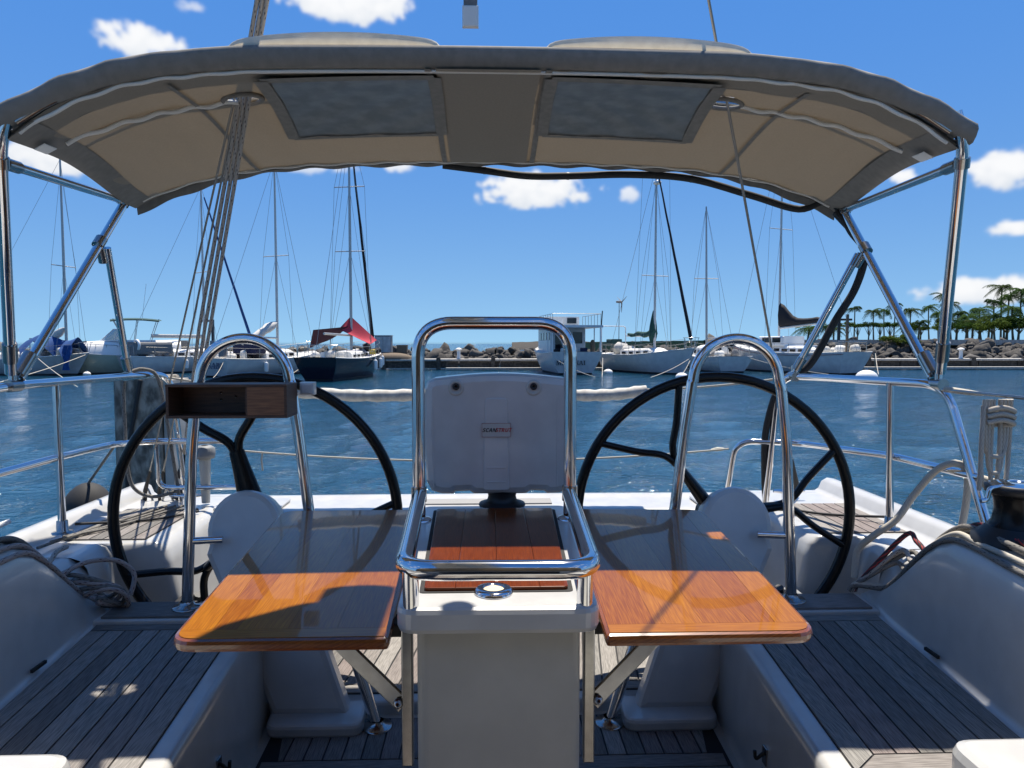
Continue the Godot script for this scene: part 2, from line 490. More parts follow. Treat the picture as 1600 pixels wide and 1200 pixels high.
func build_shore():
	var meshes := []
	for k in 6: meshes.append(rock_mesh(k))
	# breakwater: x range, distance of its foot, height, rows
	var specs := [
		["breakwater", "low dark rock breakwater behind the concrete dock", -46.0, 21.0, 60.0, 1.55, 150, 3.0],
		["seawall", "rock seawall under the palm park on the right", 21.0, 66.0, 57.0, 2.25, 150, 9.0]]
	for sp in specs:
		var o := thing(sp[0], sp[1], "", Vector3(0, 0, -sp[4]), "", "structure")
		# core of packed stone under the loose rocks
		var s := Shape.new()
		var rows := []
		for i in 5:
			var row := PackedVector3Array()
			var t := i / 4.0
			for j in 60:
				var x := lerpf(sp[2], sp[3], j / 59.0)
				row.append(Vector3(x, lerpf(-0.6, sp[5] - .35, t) + sin(j * 2.1 + i) * 0.12, -sp[4] - sp[7] * t - .9))
			rows.append(row)
		var back := PackedVector3Array()
		for j in 60: back.append(Vector3(lerpf(sp[2], sp[3], j / 59.0), -.6, -sp[4] - sp[7] - 6.0))
		rows.append(back)
		s.grid(rows)
		part(o, "core", s, M.rock[0])
		for k in sp[6]:
			var t := rng.randf()
			var m := MeshInstance3D.new(); m.name = "rock"
			m.mesh = meshes[k % 6]; m.material_override = M.rock[rng.randi() % 3]
			o.add_child(m, true)
			var x := lerpf(sp[2], sp[3], (k + rng.randf()) / sp[6])
			var sz := rng.randf_range(.38, .85)
			m.position = Vector3(x, lerpf(.1, sp[5] - .3, t), -sp[7] * t - .6)
			m.rotation = Vector3(rng.randf() * 6, rng.randf() * 6, rng.randf() * 6)
			m.scale = Vector3(sz * rng.randf_range(.9, 1.5), sz * .8, sz)
		# smaller stones between them
		var mm := MultiMesh.new(); mm.transform_format = MultiMesh.TRANSFORM_3D; mm.mesh = meshes[2]
		mm.instance_count = 900
		for k in 900:
			var t := rng.randf()
			var sz := rng.randf_range(.2, .5)
			mm.set_instance_transform(k, Transform3D(Basis.from_euler(Vector3(rng.randf() * 6, rng.randf() * 6, rng.randf() * 6)).scaled(Vector3.ONE * sz), Vector3(rng.randf_range(sp[2], sp[3]), lerpf(-.1, sp[5] - .25, t), -sp[7] * t - .8)))
		var mi := MultiMeshInstance3D.new(); mi.name = "rubble"; mi.multimesh = mm; mi.material_override = M.rock[1]
		mi.set_meta("kind", "stuff"); o.add_child(mi)
	# far breakwater on the horizon
	var fb := thing("far_breakwater", "thin dark line of a far breakwater on the sea horizon", "", Vector3(0, 0, -230), "", "structure")
	var fr := []
	for i in 3:
		var row := PackedVector3Array()
		for j in 90:
			row.append(Vector3(lerpf(8, 150, j / 89.0), [-.3, 2.35 + rng.randf() * .55, -.3][i], -230 - i * 4))
		fr.append(row)
	var fs := Shape.new(); fs.grid(fr); part(fb, "core", fs, M.rock[0])
	# park behind the seawall
	ground_sheet("park_ground", "park lawn and promenade behind the seawall", 21.0, 160.0, -66.0, -240.0, 2.22, 2.6, M.grass)
	ground_sheet("promenade", "pale promenade strip along the top of the seawall", 21.0, 120.0, -65.4, -68.5, 2.27, .5, M.dock)
	# concrete dock with fascia boards and piles
	var dk := thing("concrete_dock", "long concrete dock with pale top edge in front of the rocks", "", Vector3(0, 0, -52), "", "structure")
	for k in 22:
		boxed(dk, "slab", Vector3(-6.6 + k * 3.0, .70, -53.2), Vector3(2.97, .14, 2.4), M.dock, .02)
	for k in 22:
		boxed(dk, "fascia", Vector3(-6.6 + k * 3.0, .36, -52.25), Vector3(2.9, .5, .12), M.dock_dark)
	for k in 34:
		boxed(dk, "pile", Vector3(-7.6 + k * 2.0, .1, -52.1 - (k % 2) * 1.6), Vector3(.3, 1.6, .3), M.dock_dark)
	boxed(dk, "float", Vector3(36, .12, -51.3), Vector3(24, .16, 1.0), M.dock)
	boxed(dk, "float", Vector3(4, .10, -51.4), Vector3(14, .14, .8), M.dock)
	# dock furniture
	for e in [[717, 52.6, "white power pedestal on the dock left of the hoop"], [1104, 52.6, "white power pedestal on the dock behind the moored boats"], [1517, 52.4, "white power pedestal on the dock below the palm park"]]:
		var x: float = (e[0] - 762.0) / 1109.0 * e[1]
		var o := thing("power_pedestal", e[2], "pedestal", Vector3(x, .77, -e[1]), "power pedestals on the dock")
		var s := Shape.new(); s.lathe(Vector3(x, .77, -e[1]), [[.0, 0], [.17, 0], [.16, .05], [.13, .1], [.13, .62], [.16, .64]], Vector3.UP, 10); part(o, "post", s, M.white)
		s = Shape.new(); s.lathe(Vector3(x, .77, -e[1]), [[.16, .64], [.26, .68], [.24, .74], [.1, .82], [0, .84]], Vector3.UP, 10); part(o, "cap", s, M.white)
	for e in [[340, 57.0, 500, -1, "dark lamp post with a flat arm behind the white sailboats"], [1318, 57.5, 497, 1, "dark lamp post with a flat arm at the seawall corner"]]:
		var x: float = (e[0] - 762.0) / 1109.0 * e[1]
		var top: float = EYE + (537.0 - e[2]) / 1109.0 * e[1]
		var o := thing("lamp_post", e[4], "lamp post", Vector3(x, .5, -e[1]), "lamp posts on the dock")
		boxed(o, "pole", Vector3(x, (top + .3) / 2, -e[1]), Vector3(.2, top - .3, .2), M.black, .02)
		boxed(o, "lamp_head", Vector3(x + e[3] * .48, top - .1, -e[1]), Vector3(1.1, .17, .34), M.black if e[3] > 0 else M.grey_box, .03)
		boxed(o, "meter_box", Vector3(x, .5 + (top - .5) * .42, -e[1] + .16), Vector3(.34, .5, .14), M.grey_box, .02)
	# cabinets and an upturned dinghy on the dock
	var cb := thing("dock_cabinet", "tall grey steel cabinet standing on the dock beside the dark sailboat", "cabinet", Vector3(-7.7, .77, -53.4))
	boxed(cb, "body", Vector3(-7.75, 1.62, -53.4), Vector3(1.2, 1.7, .9), M.grey_box, .02)
	for k in 2: boxed(cb, "door", Vector3(-8.04 + k * .58, 1.62, -52.94), Vector3(.55, 1.6, .03), M.hull_grey, .008)
	boxed(cb, "roof", Vector3(-7.75, 2.5, -53.4), Vector3(1.28, .06, 1.0), M.hull_grey)
	var bx := thing("dock_box", "low brown wooden box on the dock right of the grey cabinet", "box", Vector3(-6.35, .77, -53.2))
	boxed(bx, "body", Vector3(-6.35, 1.27, -53.2), Vector3(.75, .95, .7), M.brown, .02)
	boxed(bx, "lid", Vector3(-6.35, 1.78, -53.2), Vector3(.82, .06, .78), M.brown, .01)
	var dn := thing("upturned_dinghy", "brown dinghy lying upside down on the dock", "dinghy", Vector3(-7.0, .77, -52.6))
	var ds := Shape.new()
	var dr := []
	for i in 13:
		var t := i / 12.0
		var w := .62 * sqrt(maxf(.02, 1.0 - pow(absf(t * 2 - .9), 2.6)))
		var row := PackedVector3Array()
		for j in 9:
			var a := PI * j / 8.0
			row.append(Vector3(-8.6 + t * 3.3, .79 + sin(a) * w * .72, -52.6 + cos(a) * w))
		dr.append(row)
	ds.grid(dr); part(dn, "hull", ds, M.brown)
	boxed(dn, "keel", Vector3(-7.0, 1.24, -52.6), Vector3(2.5, .05, .05), M.dock_dark)
	# palms: three crowns shared by all
	var crowns := []
	for k in 3: crowns.append(palm_crown(k))
	var ps := [[1343, 481, 150], [1373, 486, 146], [1390, 484, 156], [1408, 476, 152], [1433, 484, 145], [1462, 478, 150], [1487, 460, 132], [1497, 474, 128], [1478, 488, 120], [1510, 490, 118], [1487, 500, 112],
		[1545, 482, 112], [1568, 470, 116], [1580, 447, 118], [1592, 460, 112], [1562, 494, 100], [1535, 503, 98], [1598, 480, 100], [1448, 504, 108], [1430, 508, 112], [1270, 512, 110], [1297, 510, 108], [1310, 514, 118], [1612, 452, 110], [1630, 470, 104], [1650, 460, 112], [1526, 494, 108], [1586, 497, 102]]
	for i in ps.size():
		var e: Array = ps[i]
		var d: float = e[2]
		var x: float = (e[0] - 762.0) / 1109.0 * d
		var top: float = EYE + (537.0 - e[1]) / 1109.0 * d
		var nth := ["first", "second", "third", "fourth", "fifth", "sixth", "seventh", "eighth", "ninth", "tenth", "eleventh", "twelfth"]
		var kind_: int = 0 if i < 6 else (3 if i in [20, 21, 22] else (1 if e[1] < 483 else 2))
		var rank := 0
		for f in ps.size():
			var kf: int = 0 if f < 6 else (3 if f in [20, 21, 22] else (1 if ps[f][1] < 483 else 2))
			if kf == kind_ and ps[f][0] < e[0]: rank += 1
		var lab: String = nth[rank] + " from the left of the coconut palms " + (["standing apart in a row above the seawall", "with tall trunks at the right", "with low crowns among the park trees", "behind the stern of the maroon striped yacht"][kind_])
		var o := thing("palm_tree", lab, "palm tree", Vector3(x, 2.2, -d), "palm trees in the park")
		o.set_meta("local", true)
		var lean := rng.randf_range(-.5, .3)
		var pts := []
		for k in 8:
			var t := k / 7.0
			pts.append(Vector3(x - lean * (1 - t) * (1 - t), lerpf(2.0, top, t), -d) - o.position)
		var s := Shape.new(); s.tube(pts, [.22, .17, .15, .14, .13, .12, .12, .11], 7)
		var tr := MeshInstance3D.new(); tr.name = "trunk"; tr.mesh = s.mesh(); tr.material_override = M.trunk; o.add_child(tr, true)
		var cr := MeshInstance3D.new(); cr.name = "crown"; cr.mesh = crowns[i % 3]; cr.material_override = M.leaf[[0, 3, 1][i % 3]]; o.add_child(cr, true)
		cr.position = Vector3(x, top, -d) - o.position
		cr.rotation.y = rng.randf() * 6; cr.scale = Vector3.ONE * rng.randf_range(.85, 1.15)
	# round shade trees
	var tm := []
	for k in 3: tm.append(tree_crown(k))
	var ts := [[1331, 508, 130, 3.0], [1348, 509, 128, 2.4], [1366, 508, 126, 3.0], [1384, 509, 126, 2.2], [1400, 508, 124, 3.0], [1422, 507, 122, 2.4], [1508, 508, 100, 2.6], [1524, 510, 96, 2.4], [1566, 508, 92, 3.4], [1590, 510, 94, 2.8], [1545, 513, 104, 2.4], [1450, 513, 110, 2.2], [1610, 505, 92, 4.0], [1640, 505, 95, 4.4], [1490, 512, 106, 3.0]]
	for i in ts.size():
		var e: Array = ts[i]
		var d: float = e[2]
		var x: float = (e[0] - 762.0) / 1109.0 * d
		var y: float = EYE + (537.0 - e[1]) / 1109.0 * d
		var nth2 := ["first", "second", "third", "fourth", "fifth", "sixth", "seventh", "eighth", "ninth"]
		var tr_rank := 0
		for f in range(6, ts.size()):
			if ts[f][0] < e[0]: tr_rank += 1
		tr_rank = mini(tr_rank, 8)
		var o := thing("shade_tree", nth2[i % 6 if i < 6 else tr_rank] + " from the left of the low green trees " + ("in the even row along the promenade" if i < 6 else "under the palms at the right"), "tree", Vector3(x, 2.2, -d), "shade trees in the park")
		var s := Shape.new(); s.tube([Vector3(0, -.2, 0), Vector3(.05, .9, 0), Vector3(.0, y - 2.2, .05)], [.16, .12, .08], 7)
		for k in 4:
			s.tube([Vector3(.05, .9 + k * .12, 0), Vector3(cos(k * 1.6) * e[3] * .3, y - 2.25, sin(k * 1.6) * e[3] * .3)], [.07, .03], 5)
		var tr := MeshInstance3D.new(); tr.name = "trunk"; tr.mesh = s.mesh(); tr.material_override = M.trunk; o.add_child(tr, true)
		var cr := MeshInstance3D.new(); cr.name = "crown"; cr.mesh = tm[i % 3]; cr.material_override = M.leaf[[2, 1, 0][i % 3] if i < 6 else i % 3]; o.add_child(cr, true)
		cr.position = Vector3(0, y - 2.2, 0); cr.rotation.y = i * 1.1
		cr.scale = Vector3(e[3] * .5, e[3] * (.30 if i < 6 else .42), e[3] * .5)
	var bu := thing("bush", "small yellow green bush on top of the seawall rocks", "bush", Vector3(37.6, 2.0, -64))
	var bc := MeshInstance3D.new(); bc.name = "foliage"; bc.mesh = tm[1]; bc.material_override = M.leaf[2]; bu.add_child(bc); bc.scale = Vector3(1.5, .9, 1.2); bc.position.y = .2
	# mooring buoys
	for e in [[1068, 588, .34, "white mooring buoy near the bow of the green covered sailboat"], [1365, 591, .55, "large white mooring buoy off the right hand dock"], [42, 598, .42, "white mooring buoy beyond the left rail"], [148, 581, .22, "small white buoy beside the green motor cruiser"], [951, 580, .3, "flat white float behind the motor yacht stern"]]:
		var d: float = EYE * 1109.0 / (e[1] - 537.0 + 4.0)
		var x: float = (e[0] - 762.0) / 1109.0 * d
		var r: float = e[2]
		var o := thing("mooring_buoy", e[3], "buoy", Vector3(x, 0, -d), "mooring buoys")
		var s := Shape.new()
		var pr := []
		for k in 11: pr.append([sin(PI * k / 10.0) * r + .0005, -cos(PI * k / 10.0) * r * .72 + r * .25])
		s.lathe(Vector3(x, 0, -d), pr, Vector3.UP, 14); part(o, "float", s, M.white)
		s = Shape.new(); s.lathe(Vector3(x, r * .95, -d), [[.05, 0], [.05, .08], [.0, .09]], Vector3.UP, 8); part(o, "ring", s, M.steel_dull)

func palm_crown(k: int) -> ArrayMesh:
	var r := RandomNumberGenerator.new(); r.seed = 200 + k
	var s := Shape.new()
	for fnd in 19:
		var a := TAU * fnd / 19.0 + r.randf_range(-.2, .2)
		var up := r.randf_range(-.1, 1.5)
		var L := r.randf_range(2.0, 2.9)
		var dir := Vector3(cos(a), 0, sin(a))
		# the trade wind swings the fronds to one side
		var wind := Vector3(-.55, 0, .1)
		var prev := Vector3.ZERO
		var pts := []
		for i in 10:
			var t := i / 9.0
			pts.append(dir * L * t * (1 - .25 * t) + Vector3(0, up * L * .55 * t - L * .75 * t * t, 0) + wind * t * t * L * .5)
		for i in 9:
			var p: Vector3 = pts[i]; var q: Vector3 = pts[i + 1]
			var tan := (q - p).normalized()
			var side := tan.cross(Vector3.UP).normalized()
			s.tri(p - side * .03, q, p + side * .03)
			for h in 2:
				for sd in [-1.0, 1.0]:
					var b := p.lerp(q, h * .5)
					var len_ := (.62 * sin(PI * clampf((i + h * .5) / 9.0 * .85 + .12, 0, 1)) + .08)
					var tip: Vector3 = b + (side * sd * .75 + tan * .55).normalized() * len_ + Vector3(0, -len_ * r.randf_range(.25, .7), 0)
					s.tri(b - tan * .05, tip, b + tan * .07)
	return s.mesh()

func tree_crown(k: int) -> ArrayMesh:
	var r := RandomNumberGenerator.new(); r.seed = 300 + k
	var s := Shape.new()
	for c in 26:
		var a := r.randf() * TAU; var q := sqrt(r.randf())
		var cc := Vector3(cos(a) * q, r.randf_range(-.35, .75) * (1.1 - q * .7), sin(a) * q)
		for i in 70:
			var d := Vector3(r.randfn(), r.randfn() * .7, r.randfn()) * .15
			var p := cc + d
			var u := Vector3(r.randfn(), r.randfn() * .5, r.randfn()).normalized() * .085
			var w := u.cross(Vector3(r.randfn(), r.randfn(), r.randfn())).normalized() * .05
			s.tri(p - u, p + w, p + u); s.tri(p - u, p + u, p - w)
	return s.mesh()

# ================================================================ moored boats
# local frame of a boat: +x to the bow, y up from the waterline, +z to starboard; at = mast foot on the water
class Boat:
	var node: Node3D
	var xf: Transform3D
	var L: float
	var B: float
	var F: float
	var mast_x: float
	func beam(t: float, tr: float) -> float:
		return B * .5 * (tr + (1 - tr) * sin(minf(t / .5, 1.0) * PI / 2)) if t < .5 else B * .5 * pow(maxf(0.0, 1.0 - pow((t - .5) / .5, 2.3)), .8)
	func sheer(t: float) -> float:
		return F * (1.0 + .42 * pow(maxf(t - .35, 0) / .65, 2) + .08 * pow(maxf(.35 - t, 0) / .35, 2))
	func at(x: float, y: float, z: float) -> Vector3:
		return xf * Vector3(x, y, z)

func hull(called: String, label: String, px: float, d: float, head: Vector2, L: float, B: float, F: float, mast_t: float, m: Material, tr := .7, group := "sailboats moored across the harbour", cat := "sailboat") -> Boat:
	var b := Boat.new()
	b.L = L; b.B = B; b.F = F; b.mast_x = (mast_t - .5) * L
	var x := (px - 762.0) / 1109.0 * d
	head = head.normalized()
	var fx := Vector3(head.x, 0, -head.y)
	var bs := Basis(fx, Vector3.UP, fx.cross(Vector3.UP))
	b.xf = Transform3D(bs, Vector3(x, 0, -d) - fx * b.mast_x)
	b.node = thing(called, label, cat, b.xf.origin, group)
	var top := []; var low := []; var dk := []
	var N := 22
	for i in N + 1:
		var t := i / float(N)
		var w := b.beam(t, tr); var y := b.sheer(t)
		var row := PackedVector3Array(); var row2 := PackedVector3Array(); var row3 := PackedVector3Array()
		for sd in [-1, 1]:
			var ks := range(6)
			if sd == 1: ks.reverse()
			# waterline is shorter than the deck: both ends overhang
			for k in ks:
				var h: float = k / 5.0
				var yy := lerpf(y, .10, h)
				var ww := w * (1.0 - .22 * h * h - .10 * h) * (1.0 if t < .93 else 1.0 - .5 * h)
				var xx := (t - .5) * L - (L * .085 * h * smoothstep(.55, 1.0, t)) + (L * .05 * h * smoothstep(.4, 0.0, t))
				row.append(b.at(xx, yy, sd * maxf(ww, .015)))
			for k in ks:
				var h: float = k / 5.0
				var xx := (t - .5) * L - (L * (.085 + .06 * h) * smoothstep(.55, 1.0, t)) + (L * (.05 + .06 * h) * smoothstep(.4, 0.0, t))
				row2.append(b.at(xx, lerpf(.10, -.55, h), sd * maxf(w * .68 * sqrt(maxf(0, 1 - h * h * .96)) * (1.0 if t < .93 else .5), .01)))
		# keep port and starboard as separate sheets: 12 points, first half port from deck down
		top.append(row); low.append(row2)
		for j in 7:
			var z := lerpf(-1, 1, j / 6.0)
			row3.append(b.at((t - .5) * L, y - .05 + .07 * (1 - z * z), z * w * .985))
		dk.append(row3)
	for pair in [[top, m, "topsides"], [low, M.bottom, "bottom"]]:
		var s := Shape.new()
		for half in 2:
			var rows := []
			for r_ in pair[0]: rows.append(r_.slice(half * 6, half * 6 + 6))
			s.grid(rows)
		if pair[2] == "bottom":
			pass
		part(b.node, pair[2], s, pair[1])
	var st := Shape.new()
	var tp: PackedVector3Array = top[0]; var lp: PackedVector3Array = low[0]
	for k in 5: st.quad(tp[k], tp[11 - k], tp[10 - k], tp[k + 1])
	part(b.node, "transom", st, m)
	var sl := Shape.new()
	for k in 5: sl.quad(lp[k], lp[11 - k], lp[10 - k], lp[k + 1])
	part(b.node, "stern_bottom", sl, M.bottom)
	var sd2 := Shape.new(); sd2.grid(dk); part(b.node, "deck", sd2, M.deck)
	# rubbing strake along each side
	for sd in [-1.0, 1.0]:
		var pts := []
		for i in N + 1:
			var t := i / float(N)
			pts.append(b.at((t - .5) * L, b.sheer(t), sd * maxf(b.beam(t, tr), .01)))
		tubed(b.node, "toe_rail", pts, .03, M.deck, 5)
	return b

func cabin(b: Boat, t0: float, t1: float, w: float, h: float, m: Material, nwin := 4, front := .25):
	var rows := []
	for i in 9:
		var t := i / 8.0
		var x := (lerpf(t0, t1, t) - .5) * b.L
		var y0 := b.sheer(lerpf(t0, t1, t)) - .06
		var hh := h * (1.0 - smoothstep(1.0 - front, 1.0, t) * .8)
		var ww := w * .5 * (1.0 - .30 * t)
		var row := PackedVector3Array()
		for p in [[-1.0, 0.0], [-.95, .7], [-.86, .93], [-.5, 1.05], [0, 1.1], [.5, 1.05], [.86, .93], [.95, .7], [1.0, 0.0]]:
			row.append(b.at(x, y0 + hh * p[1], ww * p[0]))
		rows.append(row)
	var s := Shape.new(); s.grid(rows)
	var o := part(b.node, "cabin", s, m)
	for e in [0, 8]:
		var c := Shape.new()
		for j in range(1, 8): c.tri(rows[e][0], rows[e][j], rows[e][j + 1])
		part(b.node, "cabin_end", c, m)
	for k in nwin:
		var t := lerpf(t0, t1, (k + .35) / nwin * .8)
		for sd in [-1.0, 1.0]:
			var i := (k + .35) / nwin * .8
			var ww := w * .5 * (1.0 - .30 * i) * .985
			var c := Shape.new()
			c.box(b.at((t - .5) * b.L + .2, b.sheer(t) - .06 + h * .45, sd * ww), Vector3(b.L * .045, h * .34, .04), b.xf.basis, .008)
			part(o, "window", c, M.glass)
	var dw := Shape.new()
	dw.box(b.at((t0 - .5) * b.L - .02, b.sheer(t0) + h * .42, 0), Vector3(.03, h * .85, .62), b.xf.basis)
	part(b.node, "companionway", dw, M.glass)

func rig(b: Boat, H: float, boom_len: float, cover: String, furl: String, mast_m: Material, spread := [.5], lean := 0.0):
	var mx := b.mast_x
	var foot := b.at(mx, b.F, 0); var head := b.at(mx - lean, H, 0)
	tubed(b.node, "mast", [foot, foot.lerp(head, .5), head], [.085, .08, .055], mast_m, 8)
	var bowp := b.at(b.L * .485, b.sheer(1.0) + .05, 0); var stp := b.at(-b.L * .495, b.sheer(0), 0)
	tubed(b.node, "forestay", [bowp, head], .011, M.wire, 4)
	tubed(b.node, "backstay", [stp, head], .011, M.wire, 4)
	for q in spread:
		var c := foot.lerp(head, q)
		for sd in [-1.0, 1.0]:
			var tip: Vector3 = c + b.xf.basis.z * sd * b.B * .33
			tubed(b.node, "spreader", [c, tip], .03, mast_m, 5)
			var ch := b.at(mx - .15, b.F, sd * b.B * .46)
			tubed(b.node, "shroud", [ch, tip, foot.lerp(head, minf(1.0, q + .48))], .010, M.wire, 4)
			tubed(b.node, "lower_shroud", [b.at(mx + .35 * sd, b.F, sd * b.B * .45), c], .009, M.wire, 4)
	if boom_len > 0:
		var by := b.F + 1.25
		var g := b.at(mx - .08, by, 0); var e := b.at(mx - boom_len, by + .05, 0)
		tubed(b.node, "boom", [g, e], .06, mast_m, 8)
		if cover != "":
			var pts := []; var rr := []
			for i in 9:
				var t := i / 8.0
				pts.append(b.at(mx + .03 - boom_len * .97 * t, by + .16 + .06 * sin(i * 1.7) - .05 * t, .03 * sin(i * 2.3)))
				rr.append(lerpf(.23, .10, t) * (1 + .15 * sin(i * 2.9)))
			tubed(b.node, "sail_cover", pts, rr, M.cloth[cover], 9, 1.0)
			# the cover climbs the mast
			var mp := []; var mr := []
			for i in 7:
				var t := i / 6.0
				mp.append(b.at(mx - .12 - .08 * (1 - t), by - .35 + 2.0 * t, 0)); mr.append([.20, .27, .27, .24, .19, .13, .06][i])
			tubed(b.node, "sail_cover_collar", mp, mr, M.cloth[cover], 9)
	if furl != "":
		var pts := []; var rr := []
		for i in 9:
			var t := .04 + .9 * i / 8.0
			pts.append(bowp.lerp(head, t) + Vector3(.01 * sin(i * 3.0), 0, 0)); rr.append(lerpf(.11, .045, i / 8.0))
		tubed(b.node, "furled_jib", pts, rr, M.cloth[furl], 7)

func rails(b: Boat, tr := .7, from := .04, to := .96):
	var n := 9
	for sd in [-1.0, 1.0]:
		var tops := []; var mids := []
		for i in n:
			var t := lerpf(from, to, i / float(n - 1))
			var p := b.at((t - .5) * b.L, b.sheer(t), sd * b.beam(t, tr) * .94)
			tubed(b.node, "stanchion", [p, p + Vector3(0, .6, 0)], .016, M.steel_dull, 5)
			tops.append(p + Vector3(0, .6, 0)); mids.append(p + Vector3(0, .3, 0))
		tubed(b.node, "lifeline", tops, .010, M.wire, 4); tubed(b.node, "lifeline", mids, .008, M.wire, 4)
	var f := []; var a := []
	for i in 9:
		var q := lerpf(-1, 1, i / 8.0)
		f.append(b.at(b.L * (.47 + .05 * (1 - q * q)), b.sheer(1.0) + .62, q * b.beam(.93, tr)))
		a.append(b.at(-b.L * (.46 + .03 * (1 - q * q * q * q)), b.sheer(0.0) + .62, q * b.beam(.03, tr) * .94))
	tubed(b.node, "pulpit", f, .02, M.steel_dull, 6); tubed(b.node, "pushpit", a, .02, M.steel_dull, 6)
	for q in [-.9, -.4, .4, .9]:
		tubed(b.node, "pushpit_leg", [b.at(-b.L * .47, b.sheer(0), q * b.beam(.03, tr)), b.at(-b.L * .47, b.sheer(0) + .62, q * b.beam(.03, tr) * .94)], .016, M.steel_dull, 5)
	for q in [-.9, .9]:
		tubed(b.node, "pulpit_leg", [b.at(b.L * .46, b.sheer(.95), q * b.beam(.95, tr)), b.at(b.L * .475, b.sheer(1.0) + .62, q * b.beam(.93, tr))], .016, M.steel_dull, 5)

func fenders(b: Boat, ts: Array, sd: float, tr := .7, m: Material = null):
	for t in ts:
		var s := Shape.new()
		s.lathe(b.at((t - .5) * b.L, b.sheer(t) - .75, sd * (b.beam(t, tr) + .10)), [[.0, -.02], [.07, 0], [.12, .06], [.12, .5], [.07, .57], [.02, .6], [.02, .72]], Vector3.UP, 10)
		part(b.node, "fender", s, M.white if m == null else m)

func lettering(b: Boat, text: String, x: float, y: float, z: float, size: float, m: Material, slope := 0.0):
	var t := TextMesh.new()
	var sf := SystemFont.new(); sf.font_names = PackedStringArray(["Droid Serif"]); sf.font_weight = 700
	t.font = sf; t.text = text; t.font_size = 32; t.pixel_size = size / 24.0; t.depth = .01
	var o := MeshInstance3D.new(); o.name = "lettering"; o.mesh = t; o.material_override = m
	b.node.add_child(o, true)
	# face aft: text x runs from port to starboard seen from behind
	var bs := Basis(b.xf.basis.z, Vector3.UP, -b.xf.basis.x) * Basis(Vector3.RIGHT, slope)
	o.transform = Transform3D(bs, b.at(x, y, z) - b.node.position)

func mooring(b: Boat, from: Vector3, to: Vector3):
	tubed(b.node, "mooring_line", line(from, to, 8, .12), .022, M.rope_white, 5)

func deck_clutter(b: Boat, seed_: int, t0: float, t1: float, n := 10, tr := .7):
	var r := RandomNumberGenerator.new(); r.seed = seed_
	for k in n:
		var t := r.randf_range(t0, t1)
		var s := Shape.new()
		var p := b.at((t - .5) * b.L, b.sheer(t) + .1, r.randf_range(-.7, .7) * b.beam(t, tr))
		var w := r.randf_range(.12, .38)
		var h := r.randf_range(.12, .42)
		s.lathe(p, [[.0, -.1], [w, -.1], [w * 1.05, h * .4], [w * .8, h * .9], [w * .3, h], [0, h]], Vector3(r.randf_range(-.3, .3), 1, r.randf_range(-.3, .3)).normalized(), 7)
		part(b.node, "deck_bundle", s, [M.cloth.white, M.cloth.grey, M.deck, M.cloth.black, M.cloth.white][r.randi() % 5])

